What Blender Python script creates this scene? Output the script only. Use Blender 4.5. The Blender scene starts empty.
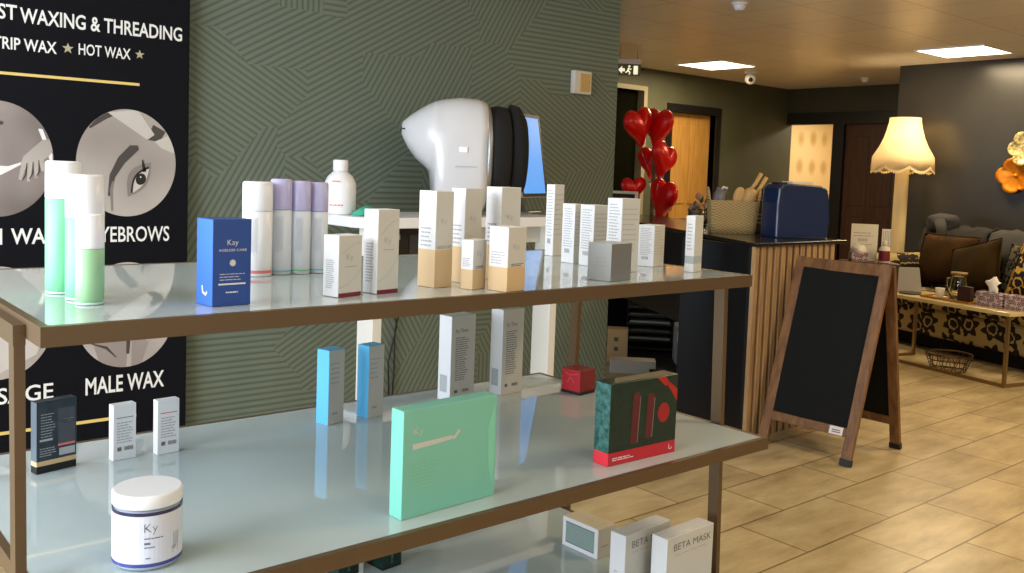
import bpy, bmesh, math, random
from mathutils import Vector, Matrix
random.seed(7)
SC = bpy.context.scene
COL = SC.collection
PI = math.pi
def lin(c):
    return tuple((v/12.92 if v <= .04045 else ((v+.055)/1.055)**2.4) for v in [x/255 for x in c])

# ------------------------------------------------------------------ camera
cam_d = bpy.data.cameras.new('camera'); cam = bpy.data.objects.new('camera', cam_d); COL.objects.link(cam)
r = Vector((0.76694298, -0.64071601, 0.0357974)); u = Vector((0.01787732, 0.07709501, 0.99686346)); f = Vector((0.64146618, 0.76389748, -0.07058176))
cam.matrix_world = Matrix(((r.x, u.x, -f.x, 0), (r.y, u.y, -f.y, 0), (r.z, u.z, -f.z, 1.36), (0, 0, 0, 1)))
cam_d.sensor_width = 36; cam_d.lens = 36*922.15/1024; cam_d.shift_y = -(286.5-237.32)/1024
cam_d.clip_start = .02
SC.camera = cam
# ------------------------------------------------------------------ view, world, lights
SC.view_settings.view_transform = 'Standard'; SC.view_settings.look = 'None'
SC.view_settings.gamma = 1; SC.view_settings.use_curve_mapping = False
SC.view_settings.exposure = 0.0
W = bpy.data.worlds.new('daylight'); SC.world = W; W.use_nodes = True
W.node_tree.nodes['Background'].inputs[0].default_value = (.75, .87, 1, 1)
W.node_tree.nodes['Background'].inputs[1].default_value = 1.2
def area(name, loc, size, power, color, direction, spread=PI):
    l = bpy.data.lights.new(name, 'AREA'); l.shape = 'RECTANGLE'; l.size, l.size_y = size; l.energy = power; l.color = color; l.spread = spread
    o = bpy.data.objects.new(name, l); COL.objects.link(o); o.location = loc
    o.rotation_euler = Vector(direction).to_track_quat('-Z', 'Y').to_euler(); return o
WARM = (1, .775, .46)
area('daylight_and_fill', (-1.52, 1.75, 1.4), (2.6, 1.9), 150, (.86, .93, 1), (1, -.12, -.12))
area('daylight_and_fill', (.9, -2.12, 1.45), (3.2, 1.9), 20, (.90, .95, 1), (.1, 1, -.06))  # unseen fill light added before the front wall, which has no window
CEIL = 2.56
PANELS = [(8.25, 3.76), (7.89, 6.16), (8.25, 1.36), (5.85, 1.2), (3.4, .3)]
for x, y in PANELS:
    area('panel_light', (x, y, CEIL-.03), (.58, .58), 38, WARM, (0, 0, -1))
area('panel_light', (1.0, -.9, CEIL-.03), (.58, .58), 8, (1, .94, .84), (0, 0, -1))
area('treatment_room_light', (11.5, 6.5, 2.4), (.5, .5), 26, (1, .86, .62), (0, 0, -1))

# ------------------------------------------------------------------ materials
def mat(name, col, rough=.5, metal=0, spec=.5, emit=None, es=0, alpha=None, coat=0, ior=None, trans=0):
    m = bpy.data.materials.new(name); m.use_nodes = True
    b = m.node_tree.nodes['Principled BSDF']
    c = lin(col) if max(col) > 1 else col
    b.inputs['Base Color'].default_value = (*c, 1); b.inputs['Roughness'].default_value = rough
    b.inputs['Metallic'].default_value = metal; b.inputs['Specular IOR Level'].default_value = spec
    if emit: b.inputs['Emission Color'].default_value = (*emit, 1); b.inputs['Emission Strength'].default_value = es
    if coat: b.inputs['Coat Weight'].default_value = coat; b.inputs['Coat Roughness'].default_value = .05
    if ior: b.inputs['IOR'].default_value = ior
    if trans: b.inputs['Transmission Weight'].default_value = trans
    return m
class N:
    def __init__(s, m): s.m = m; s.t = m.node_tree; s.b = s.t.nodes['Principled BSDF']
    def n(s, typ, **k):
        x = s.t.nodes.new(typ)
        for a, v in k.items(): setattr(x, a, v)
        return x
    def l(s, a, b): s.t.links.new(a, b)
    def math(s, op, a, b=None, c=None):
        x = s.n('ShaderNodeMath', operation=op)
        for i, v in enumerate((a, b, c)):
            if v is None: continue
            if hasattr(v, 'is_output'): s.l(v, x.inputs[i])
            else: x.inputs[i].default_value = v
        return x.outputs[0]
    def ramp(s, fac, stops):
        x = s.n('ShaderNodeValToRGB'); e = x.color_ramp.elements
        while len(e) < len(stops): e.new(.5)
        for q, (p, c) in zip(e, stops): q.position = p; q.color = (*(lin(c) if max(c) > 1 else c), 1)
        s.l(fac, x.inputs[0]); return x.outputs[0]
    def bump(s, h, strength=.3, dist=.01):
        x = s.n('ShaderNodeBump'); x.inputs['Strength'].default_value = strength; x.inputs['Distance'].default_value = dist
        s.l(h, x.inputs['Height']); s.l(x.outputs[0], s.b.inputs['Normal'])
    def noise(s, scale, detail=3, vec=None, rough=.5):
        x = s.n('ShaderNodeTexNoise'); x.inputs['Scale'].default_value = scale; x.inputs['Detail'].default_value = detail; x.inputs['Roughness'].default_value = rough
        if vec is not None: s.l(vec, x.inputs['Vector'])
        return x.outputs['Fac']
    def obj(s): return s.n('ShaderNodeTexCoord').outputs['Object']
def speckle(name, stops, scale=8, rough=.6, bump=0, detail=4, **k):
    m = mat(name, stops[0][1], rough, **k); q = N(m); o = q.obj(); nz = q.noise(scale, detail, o)
    q.l(q.ramp(nz, stops), q.b.inputs['Base Color'])
    if bump: q.bump(nz, bump)
    return m
def wall_green():
    m = mat('embossed_green_wallpaper', (96, 104, 82), .62, spec=.3); q = N(m)
    o = q.obj(); sx = q.n('ShaderNodeSeparateXYZ'); q.l(o, sx.inputs[0])
    cb = q.n('ShaderNodeCombineXYZ'); q.l(sx.outputs[0], cb.inputs[0]); q.l(q.math('MULTIPLY', sx.outputs[2], .92), cb.inputs[1])
    v = q.n('ShaderNodeTexVoronoi', voronoi_dimensions='2D', feature='F1', distance='MANHATTAN'); v.inputs['Scale'].default_value = 2.3; v.inputs['Randomness'].default_value = .95
    q.l(cb.outputs[0], v.inputs['Vector'])
    sc = q.n('ShaderNodeSeparateColor'); q.l(v.outputs['Color'], sc.inputs[0])
    ang = q.math('MULTIPLY', q.math('FLOOR', q.math('MULTIPLY', sc.outputs[0], 5.999)), PI/6)
    p = q.math('ADD', q.math('MULTIPLY', sx.outputs[0], q.math('COSINE', ang)), q.math('MULTIPLY', sx.outputs[2], q.math('SINE', ang)))
    w = q.math('SINE', q.math('MULTIPLY', p, 2*PI/.0255))
    h = q.math('MULTIPLY_ADD', w, .5, .5)
    q.l(q.ramp(h, [(0, (86, 96, 84)), (.4, (106, 116, 104)), (1, (113, 123, 111))]), q.b.inputs['Base Color'])
    q.bump(h, .16, .004); return m
def floor_mat():
    m = mat('travertine_tile', (200, 178, 140), .3, spec=.4); q = N(m)
    o = q.obj(); mp = q.n('ShaderNodeMapping'); q.l(o, mp.inputs[0]); mp.inputs['Location'].default_value = (0, -.286, 0)
    b = q.n('ShaderNodeTexBrick'); b.offset = .5; b.offset_frequency = 2
    b.inputs['Scale'].default_value = 1; b.inputs['Brick Width'].default_value = .6; b.inputs['Row Height'].default_value = .305
    b.inputs['Mortar Size'].default_value = .0045; b.inputs['Mortar Smooth'].default_value = .2
    b.inputs['Color1'].default_value = (.88, .88, .88, 1); b.inputs['Color2'].default_value = (1.06, 1.06, 1.06, 1); b.inputs['Mortar'].default_value = (.42, .38, .33, 1)
    q.l(mp.outputs[0], b.inputs['Vector'])
    mp2 = q.n('ShaderNodeMapping'); q.l(o, mp2.inputs[0]); mp2.inputs['Scale'].default_value = (2.2, 6.5, 1)
    nz = q.noise(1.2, 7, mp2.outputs[0], .62)
    c = q.ramp(nz, [(.3, (164, 144, 108)), (.5, (194, 174, 134)), (.72, (216, 198, 160))])
    mx = q.n('ShaderNodeMix', data_type='RGBA', blend_type='MULTIPLY'); mx.inputs[0].default_value = 1
    q.l(c, mx.inputs[6]); q.l(b.outputs['Color'], mx.inputs[7]); q.l(mx.outputs[2], q.b.inputs['Base Color'])
    q.bump(q.math('SUBTRACT', 1.0, b.outputs['Fac']), .25, .003); return m
def ceil_mat():
    m = mat('ceiling_tile', (196, 178, 150), .35, spec=.5); q = N(m)
    o = q.obj(); b = q.n('ShaderNodeTexBrick'); b.offset = 0
    b.inputs['Scale'].default_value = 1; b.inputs['Brick Width'].default_value = .6; b.inputs['Row Height'].default_value = .6; b.inputs['Mortar Size'].default_value = .004
    b.inputs['Color1'].default_value = (*lin((224, 214, 198)), 1); b.inputs['Color2'].default_value = (*lin((230, 220, 204)), 1); b.inputs['Mortar'].default_value = (*lin((168, 152, 130)), 1)
    mp = q.n('ShaderNodeMapping'); mp.inputs['Location'].default_value = (-.15, -.06, 0); q.l(o, mp.inputs[0]); q.l(mp.outputs[0], b.inputs['Vector'])
    q.l(b.outputs['Color'], q.b.inputs['Base Color']); q.bump(q.noise(1.6, 2, o), .25, .03); return m
def wood(name, dark, light, axis=2, scale=14, rough=.45):
    m = mat(name, light, rough); q = N(m); o = q.obj(); mp = q.n('ShaderNodeMapping'); q.l(o, mp.inputs[0])
    s = [1, 1, 1]; s[axis] = .08; mp.inputs['Scale'].default_value = s
    nz = q.noise(scale*3, 5, mp.outputs[0], .6)
    q.l(q.ramp(nz, [(.32, dark), (.62, light)]), q.b.inputs['Base Color']); return m
def floral(name, base, dark, scale):
    m = mat(name, base, .85, spec=.2); q = N(m); o = q.obj()
    v = q.n('ShaderNodeTexVoronoi'); v.inputs['Scale'].default_value = scale; v.inputs['Randomness'].default_value = .55; q.l(o, v.inputs['Vector'])
    sub = q.n('ShaderNodeVectorMath', operation='SUBTRACT'); q.l(o, sub.inputs[0]); q.l(v.outputs['Position'], sub.inputs[1])
    sx = q.n('ShaderNodeSeparateXYZ'); q.l(sub.outputs[0], sx.inputs[0]); th = q.math('ARCTAN2', sx.outputs[2], sx.outputs[0])
    r_ = q.math('MULTIPLY', q.math('SQRT', q.math('ADD', q.math('MULTIPLY', sx.outputs[0], sx.outputs[0]), q.math('MULTIPLY', sx.outputs[2], sx.outputs[2]))), scale)
    r_ = q.math('ADD', r_, q.math('MULTIPLY', q.math('SUBTRACT', q.noise(28, 2, o), .5), .22))
    petal = q.math('LESS_THAN', r_, q.math('MULTIPLY_ADD', q.math('SINE', q.math('MULTIPLY', th, 6.0)), .10, .44))
    ring_ = q.math('GREATER_THAN', q.math('ABSOLUTE', q.math('SUBTRACT', r_, .20)), .035)
    k = q.math('MULTIPLY', petal, ring_)
    q.l(q.ramp(k, [(.4, base), (.6, dark)]), q.b.inputs['Base Color']); return m
M = dict(
    green=wall_green(), floor=floor_mat(), ceil=ceil_mat(),
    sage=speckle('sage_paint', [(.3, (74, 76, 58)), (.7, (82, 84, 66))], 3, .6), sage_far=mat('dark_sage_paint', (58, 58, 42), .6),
    charcoal=speckle('charcoal_paint', [(.3, (48, 46, 42)), (.7, (53, 51, 46))], 4, .28), plain=mat('plaster', (180, 180, 172), .7),
    black_wood=mat('black_paint', (20, 20, 22), .4), oak=wood('oak_door_veneer', (172, 124, 58), (196, 150, 80)), brown_door=wood('brown_door_veneer', (52, 28, 14), (74, 42, 22)),
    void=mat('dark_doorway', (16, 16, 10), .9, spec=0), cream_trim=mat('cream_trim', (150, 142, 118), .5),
    bronze=mat('bronze_metal', (106, 84, 60), .42, .45), shelf=mat('pale_back_painted_glass', (182, 194, 196), .02, ior=1.7),
    white=mat('white_card', (228, 228, 232), .5), white_gloss=mat('white_plastic', (236, 236, 240), .25), offwhite=mat('off_white_card', (206, 204, 198), .5),  # off-white also serves as the shaded front of white cartons
    grey=mat('grey_card', (176, 180, 184), .45), silver=mat('silver_foil_card', (150, 152, 154), .3, .5), soft_text=mat('soft_grey_print', (200, 203, 212), .5), text=mat('grey_print', (172, 172, 178), .6), ink=mat('dark_print', (104, 104, 110), .6),
    blue=mat('royal_blue_card', (40, 76, 150), .4), navy=mat('navy_plastic', (10, 34, 74), .3, coat=.25), skyblue=mat('sky_blue_card', (92, 186, 236), .45),
    mint=mat('mint_card', (128, 198, 178), .4), tan=mat('sand_card', (216, 184, 140), .5), cream=mat('cream_card', (222, 210, 188), .5),
    red=mat('red_card', (196, 34, 50), .4), maroon=mat('maroon_print', (120, 22, 48), .5), red_tube=mat('dark_red_plastic', (128, 30, 42), .35),
    dkgreen=speckle('bottle_green_card', [(.35, (9, 36, 30)), (.65, (18, 50, 42))], 60, .3), teal_foil=speckle('teal_foil', [(.35, (30, 74, 70)), (.65, (78, 128, 122))], 70, .3),
    lavender=mat('lavender_plastic', (186, 180, 220), .3), frost=mat('frosted_plastic', (220, 226, 236), .35), 
    greenliq=mat('mint_green_plastic', (134, 214, 164), .4, spec=.3), greenliq2=mat('pale_green_plastic', (160, 206, 158), .4, spec=.3), clear_edge=mat('clear_base', (206, 232, 220), .1),
    black=mat('black_satin', (14, 14, 15), .45), blackfab=mat('black_cloth', (10, 10, 11), .85), banner=mat('black_banner_vinyl', (10, 12, 20), .6, spec=.15),
    gold=mat('gold_print', (226, 200, 120), .5), white_ink=mat('white_print', (232, 232, 232), .55), silverstar=mat('silver_print', (178, 172, 142), .5),
    skin=speckle('grey_skin_print', [(.2, (146, 137, 133)), (.75, (196, 188, 183))], 3.2, .5, detail=1), skin2=speckle('shadowed_skin_print', [(.3, (112, 103, 102)), (.75, (166, 155, 152))], 4, .5, detail=1),
    skin3=mat('pale_skin_print', (198, 192, 188), .5), shade=mat('brow_print', (72, 66, 66), .5), eye=mat('eye_print', (28, 26, 28), .5), lidshade=mat('lid_print', (132, 124, 122), .5),
    navyprint=speckle('dark_slate_card', [(.35, (34, 44, 56)), (.65, (50, 62, 74))], 30, .3), balloon=mat('red_foil', (236, 22, 24), .25, .12), ribbon=mat('taupe_ribbon', (120, 98, 74), .4),
    dkgrey=mat('dark_grey_plastic', (46, 46, 48), .4), screen=mat('lit_screen', (60, 120, 190), .3, emit=(.10, .36, .92), es=.85), bezel=mat('screen_bezel', (18, 20, 30), .3),
    panel=mat('lit_panel', (255, 250, 235), .5, emit=(1, .86, .62), es=6), cloth_grey=mat('grey_throw', (54, 52, 50), .95), 
    frame=wood('walnut_frame', (92, 60, 34), (132, 92, 54), 2, 12), chalk=mat('chalkboard', (14, 16, 18), .7, spec=.2), oak_slat=wood('oak_slat', (150, 116, 80), (186, 150, 108)),
    counter_top=mat('black_glossy_worktop', (40, 38, 34), .18), counter_black=mat('black_counter_panel', (13, 14, 20), .4),
    lampcream=mat('cream_lacquer', (216, 196, 150), .5), sofa=floral('cream_and_brown_floral', (152, 134, 90), (30, 22, 20), 5.2), sofa_dark=mat('dark_base_matte', (22, 18, 14), .9),
    brown_vel=speckle('brown_velvet', [(.3, (46, 30, 10)), (.7, (66, 44, 16))], 6, .9, spec=.1), olive_vel=speckle('olive_velvet', [(.3, (38, 27, 7)), (.7, (56, 41, 13))], 6, .9, spec=.1),
    steel=mat('brushed_brass', (150, 124, 84), .35, .7), table_top=mat('cream_marble', (216, 196, 146), .2), wire=mat('copper_wire', (96, 74, 52), .4, .6),
    floralbox=floral('floral_print', (196, 176, 180), (110, 82, 92), 26), tissue=mat('tissue_paper', (240, 234, 226), .9), glass=mat('clear_glass', (235, 240, 235), .03, trans=1, ior=1.45),
    brassart=mat('copper_leaf', (216, 128, 20), .35, .6), creamart=speckle('cream_gilt_leaf', [(.35, (140, 112, 60)), (.6, (226, 210, 150))], 40, .4, metal=.3),
    toffee=mat('toffee_tray', (168, 118, 40), .3), magazine=mat('grey_paper', (150, 146, 140), .5), beech=wood('pale_beech', (206, 162, 96), (228, 188, 120), 2, 8), bag=mat('clear_grey_film', (120, 116, 118), .15), leafgreen=mat('dried_leaf', (84, 92, 56), .7), blush=mat('blush_petal', (182, 140, 122), .8),
    wicker=None, wallpaper=None, shade_fab=None, cord=mat('black_cord', (22, 22, 22), .6), petal=mat('paper_white', (230, 222, 204), .6))
def wicker():
    m = mat('woven_seagrass', (196, 164, 108), .75); q = N(m); o = q.obj()
    mp = q.n('ShaderNodeMapping'); q.l(o, mp.inputs[0]); mp.inputs['Scale'].default_value = (95, 95, 110)
    s = q.n('ShaderNodeSeparateXYZ'); q.l(mp.outputs[0], s.inputs[0])
    h = q.math('MULTIPLY', q.math('SINE', q.math('MULTIPLY', q.math('ADD', s.outputs[0], s.outputs[1]), 2.2)), q.math('SINE', q.math('MULTIPLY', s.outputs[2], 3.4)))
    h = q.math('MULTIPLY_ADD', h, .5, .5)
    q.l(q.ramp(h, [(.05, (150, 120, 76)), (.4, (188, 158, 106)), (1, (206, 178, 124))]), q.b.inputs['Base Color']); q.bump(h, .6, .006); return m
M['wicker'] = wicker()
def wallpaper():
    m = mat('yellow_motif_wallpaper', (236, 210, 160), .7); q = N(m); o = q.obj()
    v = q.n('ShaderNodeTexVoronoi'); v.inputs['Scale'].default_value = 3.2; v.inputs['Randomness'].default_value = .15; mp = q.n('ShaderNodeMapping'); mp.inputs['Scale'].default_value = (1, 1.5, .8); q.l(o, mp.inputs[0]); q.l(mp.outputs[0], v.inputs['Vector'])
    q.l(q.ramp(v.outputs['Distance'], [(.12, (206, 172, 114)), (.36, (236, 212, 164))]), q.b.inputs['Base Color']); return m
M['wallpaper'] = wallpaper()
def shade_mat():
    m = mat('pleated_shade_fabric', (232, 220, 190), .8, emit=(1, .60, .19), es=.42); q = N(m)
    t = q.n('ShaderNodeBsdfTranslucent'); t.inputs[0].default_value = (.95, .84, .62, 1)
    mx = q.n('ShaderNodeMixShader'); mx.inputs[0].default_value = .5
    out = q.t.nodes['Material Output']; q.l(q.b.outputs[0], mx.inputs[1]); q.l(t.outputs[0], mx.inputs[2]); q.l(mx.outputs[0], out.inputs[0])
    q.b.inputs['Emission Strength'].default_value = 0
    return m
M['shade_fab'] = shade_mat()

# ------------------------------------------------------------------ mesh helpers
def bm_box(bm, lo, hi, mi=0, tf=None):
    vs = []
    for z in (lo[2], hi[2]):
        for x, y in ((lo[0], lo[1]), (hi[0], lo[1]), (hi[0], hi[1]), (lo[0], hi[1])):
            p = Vector((x, y, z)); vs.append(bm.verts.new(tf @ p if tf else p))
    fs = []
    for q in ((3, 2, 1, 0), (4, 5, 6, 7), (0, 1, 5, 4), (1, 2, 6, 5), (2, 3, 7, 6), (3, 0, 4, 7)):
        fc = bm.faces.new([vs[i] for i in q]); fc.material_index = mi; fs.append(fc)
    return fs
def box_bm(*boxes):
    bm = bmesh.new()
    for b in boxes: bm_box(bm, *b)
    return bm
def frame_of(d):
    d = Vector(d).normalized(); a = Vector((0, 0, 1)) if abs(d.z) < .9 else Vector((1, 0, 0))
    x = d.cross(a).normalized(); return x, d.cross(x).normalized()
def bm_tube(bm, pts, rad, seg=10, caps=True, mi=0):
    pts = [Vector(p) for p in pts]; rings = []
    rr = rad if isinstance(rad, (list, tuple)) else [rad]*len(pts)
    px = None
    for i, p in enumerate(pts):
        d = (pts[min(i+1, len(pts)-1)]-pts[max(i-1, 0)])
        x, y = frame_of(d)
        if px is not None:
            dn = d.normalized(); x = (px-dn*px.dot(dn)).normalized(); y = dn.cross(x)
        px = x
        rings.append([bm.verts.new(p+(x*math.cos(2*PI*k/seg)+y*math.sin(2*PI*k/seg))*rr[i]) for k in range(seg)])
    for a, b in zip(rings, rings[1:]):
        for k in range(seg):
            fc = bm.faces.new((a[k], a[(k+1) % seg], b[(k+1) % seg], b[k])); fc.material_index = mi; fc.smooth = True
    if caps:
        bm.faces.new(rings[0][::-1]).material_index = mi; bm.faces.new(rings[-1]).material_index = mi
    return bm
def bm_bar(bm, a, b, w, t, side):
    # rectangular bar from a to b; w along 'side', t across
    a, b, s = Vector(a), Vector(b), Vector(side)
    d = (b-a).normalized(); s = (s-d*s.dot(d)).normalized(); n = d.cross(s)
    vs = [bm.verts.new(p+s*(w/2*i)+n*(t/2*j)) for p in (a, b) for i, j in ((-1, -1), (1, -1), (1, 1), (-1, 1))]
    for q in ((3, 2, 1, 0), (4, 5, 6, 7), (0, 1, 5, 4), (1, 2, 6, 5), (2, 3, 7, 6), (3, 0, 4, 7)): bm.faces.new([vs[i] for i in q])
    bmesh.ops.recalc_face_normals(bm, faces=bm.faces[:]); return bm
def lathe(prof, seg=32, bm=None, off=(0, 0, 0), sx=1, sy=1):
    bm = bm or bmesh.new(); rings = []
    for rad, z in prof:
        if rad < 1e-6: rings.append([bm.verts.new((off[0], off[1], z+off[2]))])
        else: rings.append([bm.verts.new((off[0]+sx*rad*math.cos(2*PI*k/seg), off[1]+sy*rad*math.sin(2*PI*k/seg), z+off[2])) for k in range(seg)])
    for (a, b), (pa, pb) in zip(zip(rings, rings[1:]), zip(prof, prof[1:])):
        flat = abs(pa[0]-pb[0]) > 3*abs(pa[1]-pb[1])
        for k in range(seg):
            k2 = (k+1) % seg
            if len(a) == 1 and len(b) == 1: continue
            if len(a) == 1: fc = bm.faces.new((a[0], b[k2], b[k]))
            elif len(b) == 1: fc = bm.faces.new((a[k], a[k2], b[0]))
            else: fc = bm.faces.new((a[k], a[k2], b[k2], b[k]))
            fc.smooth = not flat
    return bm
def cyl_prof(r0, z0, z1, c=.002): return [(0, z0), (r0-c, z0), (r0, z0+c), (r0, z1-c), (r0-c, z1), (0, z1)]
def loft(sections, bm=None, caps=True, smooth=True):
    bm = bm or bmesh.new(); rings = [[bm.verts.new(p) for p in s] for s in sections]
    n = len(rings[0])
    for a, b in zip(rings, rings[1:]):
        for k in range(n):
            fc = bm.faces.new((a[k], a[(k+1) % n], b[(k+1) % n], b[k])); fc.smooth = smooth
    if caps: bm.faces.new(rings[0][::-1]); bm.faces.new(rings[-1])
    bmesh.ops.recalc_face_normals(bm, faces=bm.faces[:]); return bm
def prism(poly, z0, z1, bm=None):
    bm = bm or bmesh.new()
    a = [bm.verts.new((x, y, z0)) for x, y in poly]; b = [bm.verts.new((x, y, z1)) for x, y in poly]; n = len(poly)
    bm.faces.new(a[::-1]); bm.faces.new(b)
    for k in range(n): bm.faces.new((a[k], a[(k+1) % n], b[(k+1) % n], b[k]))
    bmesh.ops.recalc_face_normals(bm, faces=bm.faces[:]); return bm
def obj(name, bm, mats, parent=None, bevel=0, seg=2, smooth=None, loc=None, subsurf=0):
    me = bpy.data.meshes.new(name)
    if isinstance(bm, bpy.types.Mesh): me = bm
    else:
        bmesh.ops.recalc_face_normals(bm, faces=bm.faces[:]) if smooth == 'fix' else None
        bm.to_mesh(me); bm.free()
    for m in (mats if isinstance(mats, (list, tuple)) else [mats]): me.materials.append(m)
    o = bpy.data.objects.new(name, me); COL.objects.link(o)
    if parent: o.parent = parent
    if loc: o.location = loc
    if bevel:
        b = o.modifiers.new('edge', 'BEVEL'); b.width = bevel; b.segments = seg; b.limit_method = 'ANGLE'; b.angle_limit = math.radians(40)
    if subsurf:
        s = o.modifiers.new('smooth', 'SUBSURF'); s.levels = s.render_levels = subsurf
    if smooth is True:
        for p in me.polygons: p.use_smooth = True
    return o
def tag(o, label, cat, group=None, kind=None):
    o['label'] = label; o['category'] = cat
    if group: o['group'] = group
    if kind: o['kind'] = kind
    return o
def thing(name, label, cat, loc=(0, 0, 0), rotz=0, group=None):
    o = bpy.data.objects.new(name, None); COL.objects.link(o); o.location = loc; o.rotation_euler = (0, 0, rotz); o.empty_display_size = .05
    return tag(o, label, cat, group)
def struct(name, bm, m, parent=None, **k):
    o = obj(name, bm, m, parent, **k)
    if not parent: o['kind'] = 'structure'
    return o
_fc = {}
def text_polys(s, bold=0):
    """unit text mesh: list of verts (x,y) and faces"""
    key = (s, bold)
    if key in _fc: return _fc[key]
    cu = bpy.data.curves.new('lettering', 'FONT'); cu.body = s; cu.size = 1; cu.offset = bold; cu.resolution_u = 3
    o = bpy.data.objects.new('lettering', cu); COL.objects.link(o)
    dg = bpy.context.evaluated_depsgraph_get(); me = bpy.data.meshes.new_from_object(o.evaluated_get(dg))
    vs = [tuple(v.co)[:2] for v in me.vertices]; fs = [tuple(p.vertices) for p in me.polygons]
    bpy.data.objects.remove(o); bpy.data.curves.remove(cu); bpy.data.meshes.remove(me)
    _fc[key] = (vs, fs); return vs, fs
def bm_text(bm, s, to3, x0, z0, width=None, height=None, bold=0, mi=0):
    """to3(x,z) maps surface coordinates to local space; text fits the given width and cap height with lower-left at x0,z0"""
    vs, fs = text_polys(s, bold)
    ax = min(v[0] for v in vs); bx = max(v[0] for v in vs); cap = .69
    sy = height/cap if height else width/(bx-ax); sx = width/(bx-ax) if width else sy
    w = [bm.verts.new(to3(x0+(x-ax)*sx, z0+z*sy)) for x, z in vs]
    for q in fs:
        try: bm.faces.new([w[i] for i in q]).material_index = mi
        except ValueError: pass
    return bm
def bm_poly(bm, to3, pts, mi=0):
    fc = bm.faces.new([bm.verts.new(to3(*p)) for p in pts]); fc.material_index = mi; return bm
def bm_rect(bm, to3, x0, z0, x1, z1, mi=0): return bm_poly(bm, to3, [(x0, z0), (x1, z0), (x1, z1), (x0, z1)], mi)
def bm_strip(bm, to3, pts, w, mi=0):
    n = len(pts); L = []; Rr = []
    for i, (x, z) in enumerate(pts):
        a = pts[max(i-1, 0)]; b = pts[min(i+1, n-1)]; dx, dz = b[0]-a[0], b[1]-a[1]; l = math.hypot(dx, dz) or 1
        L.append(bm.verts.new(to3(x-dz/l*w/2, z+dx/l*w/2))); Rr.append(bm.verts.new(to3(x+dz/l*w/2, z-dx/l*w/2)))
    for i in range(n-1): bm.faces.new((Rr[i], Rr[i+1], L[i+1], L[i])).material_index = mi
    return bm
def rows(bm, to3, x0, x1, z0, z1, n, h=.5, mi=0, gap=.12):
    """n lines of illegible small print"""
    st = (z1-z0)/n
    for i in range(n):
        z = z1-(i+1)*st; x = x0; end = x1-(x1-x0)*random.random()*.3
        while x < end:
            w = (x1-x0)*random.uniform(.1, .3); b = min(x+w, end)
            bm_rect(bm, to3, x, z, b, z+st*h, mi); x = b+(x1-x0)*.035
    return bm
def disc_pts(cx, cz, rx, rz, n=40, a0=0, a1=2*PI): return [(cx+rx*math.cos(a0+(a1-a0)*k/n), cz+rz*math.sin(a0+(a1-a0)*k/n)) for k in range(n)]

# ------------------------------------------------------------------ room shell
XL, XR, YF, YG, YB, XF = -1.6, 8.95, -2.2, 3.65, 7.0, 10.5
struct('floor', box_bm(((XL-.1, YF-.1, -.08), (12.6, YB+.6, 0))), M['floor'])
struct('ceiling', box_bm(((XL-.1, YF-.1, CEIL), (12.6, YB+.6, CEIL+.08))), M['ceil'])
struct('wall_green', box_bm(((XL, YG, 0), (3.80, YG+.14, CEIL))), M['green'])
struct('wall_front', box_bm(((XL, YF-.1, 0), (XR+.1, YF, CEIL))), M['plain'])
# shopfront side: piers, sill and header round one wide window
WY0, WY1, WZ0, WZ1 = .4, 3.1, .35, 2.3
struct('wall_left', box_bm(((XL-.1, YF, 0), (XL, WY0, CEIL)), ((XL-.1, WY1, 0), (XL, YG+.14, CEIL)), ((XL-.1, WY0, 0), (XL, WY1, WZ0)), ((XL-.1, WY0, WZ1), (XL, WY1, CEIL))), M['plain'])
w = struct('window_1', box_bm(((XL-.09, WY0, WZ0), (XL-.03, WY0+.05, WZ1)), ((XL-.09, WY1-.05, WZ0), (XL-.03, WY1, WZ1)), ((XL-.09, WY0, WZ0), (XL-.03, WY1, WZ0+.05)), ((XL-.09, WY0, WZ1-.05), (XL-.03, WY1, WZ1)), ((XL-.09, 1.72, WZ0), (XL-.03, 1.78, WZ1))), M['dkgrey'])
# back wall with the two doorways cut in it
D2 = (6.9, 7.73, 2.31); D1 = (8.20, 9.00, 2.12)
struct('wall_back', box_bm(((2.6, YB, 0), (D2[0], YB+.15, CEIL)), ((D2[0], YB, D2[2]), (D2[1], YB+.15, CEIL)), ((D2[1], YB, 0), (D1[0], YB+.15, CEIL)),
    ((D1[0], YB, D1[2]), (D1[1], YB+.15, CEIL)), ((D1[1], YB, 0), (XF+.1, YB+.15, CEIL))), M['sage'])
struct('doorway_shade', box_bm(((D2[0], YB+.09, 0), (D2[1], YB+.14, D2[2]))), M['void'])  # black sheet standing in for the darkness beyond the open doorway
struct('trim_1', box_bm(((D2[1]-.02, YB-.012, 0), (D2[1]+.035, YB+.088, D2[2]+.05)), ((D2[0], YB-.012, D2[2]), (D2[1]-.02, YB+.088, D2[2]+.05))), M['cream_trim'])
def door_leaf(name, x0, x1, y, h, m, pt):
    d = struct(name, box_bm(((x0, y, 0), (x1, y+.04, h))), m)
    w = x1-x0; bm = bmesh.new()
    for a, b in ((.1, .46), (.54, .9)):
        for z0, z1 in ((.12, .42), (.5, .93)):
            bm_box(bm, (x0+a*w, y-.012, z0*h), (x0+b*w, y+.001, z1*h))
    obj('raised_panel', bm, m, d, bevel=.01)
    bm = lathe([(0, 0), (.024, 0), (.024, .008), (.010, .012), (.010, .04), (.028, .055), (.022, .075), (0, .08)], 16)
    bm.transform(Matrix.Translation((x0+.07, y, 1.0)) @ Matrix.Rotation(PI/2, 4, 'X')); obj('door_knob', bm, M['steel'], d)
    return d
door_leaf('door_1', D1[0], D1[1], YB+.08, D1[2], M['oak'], 4)
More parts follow.
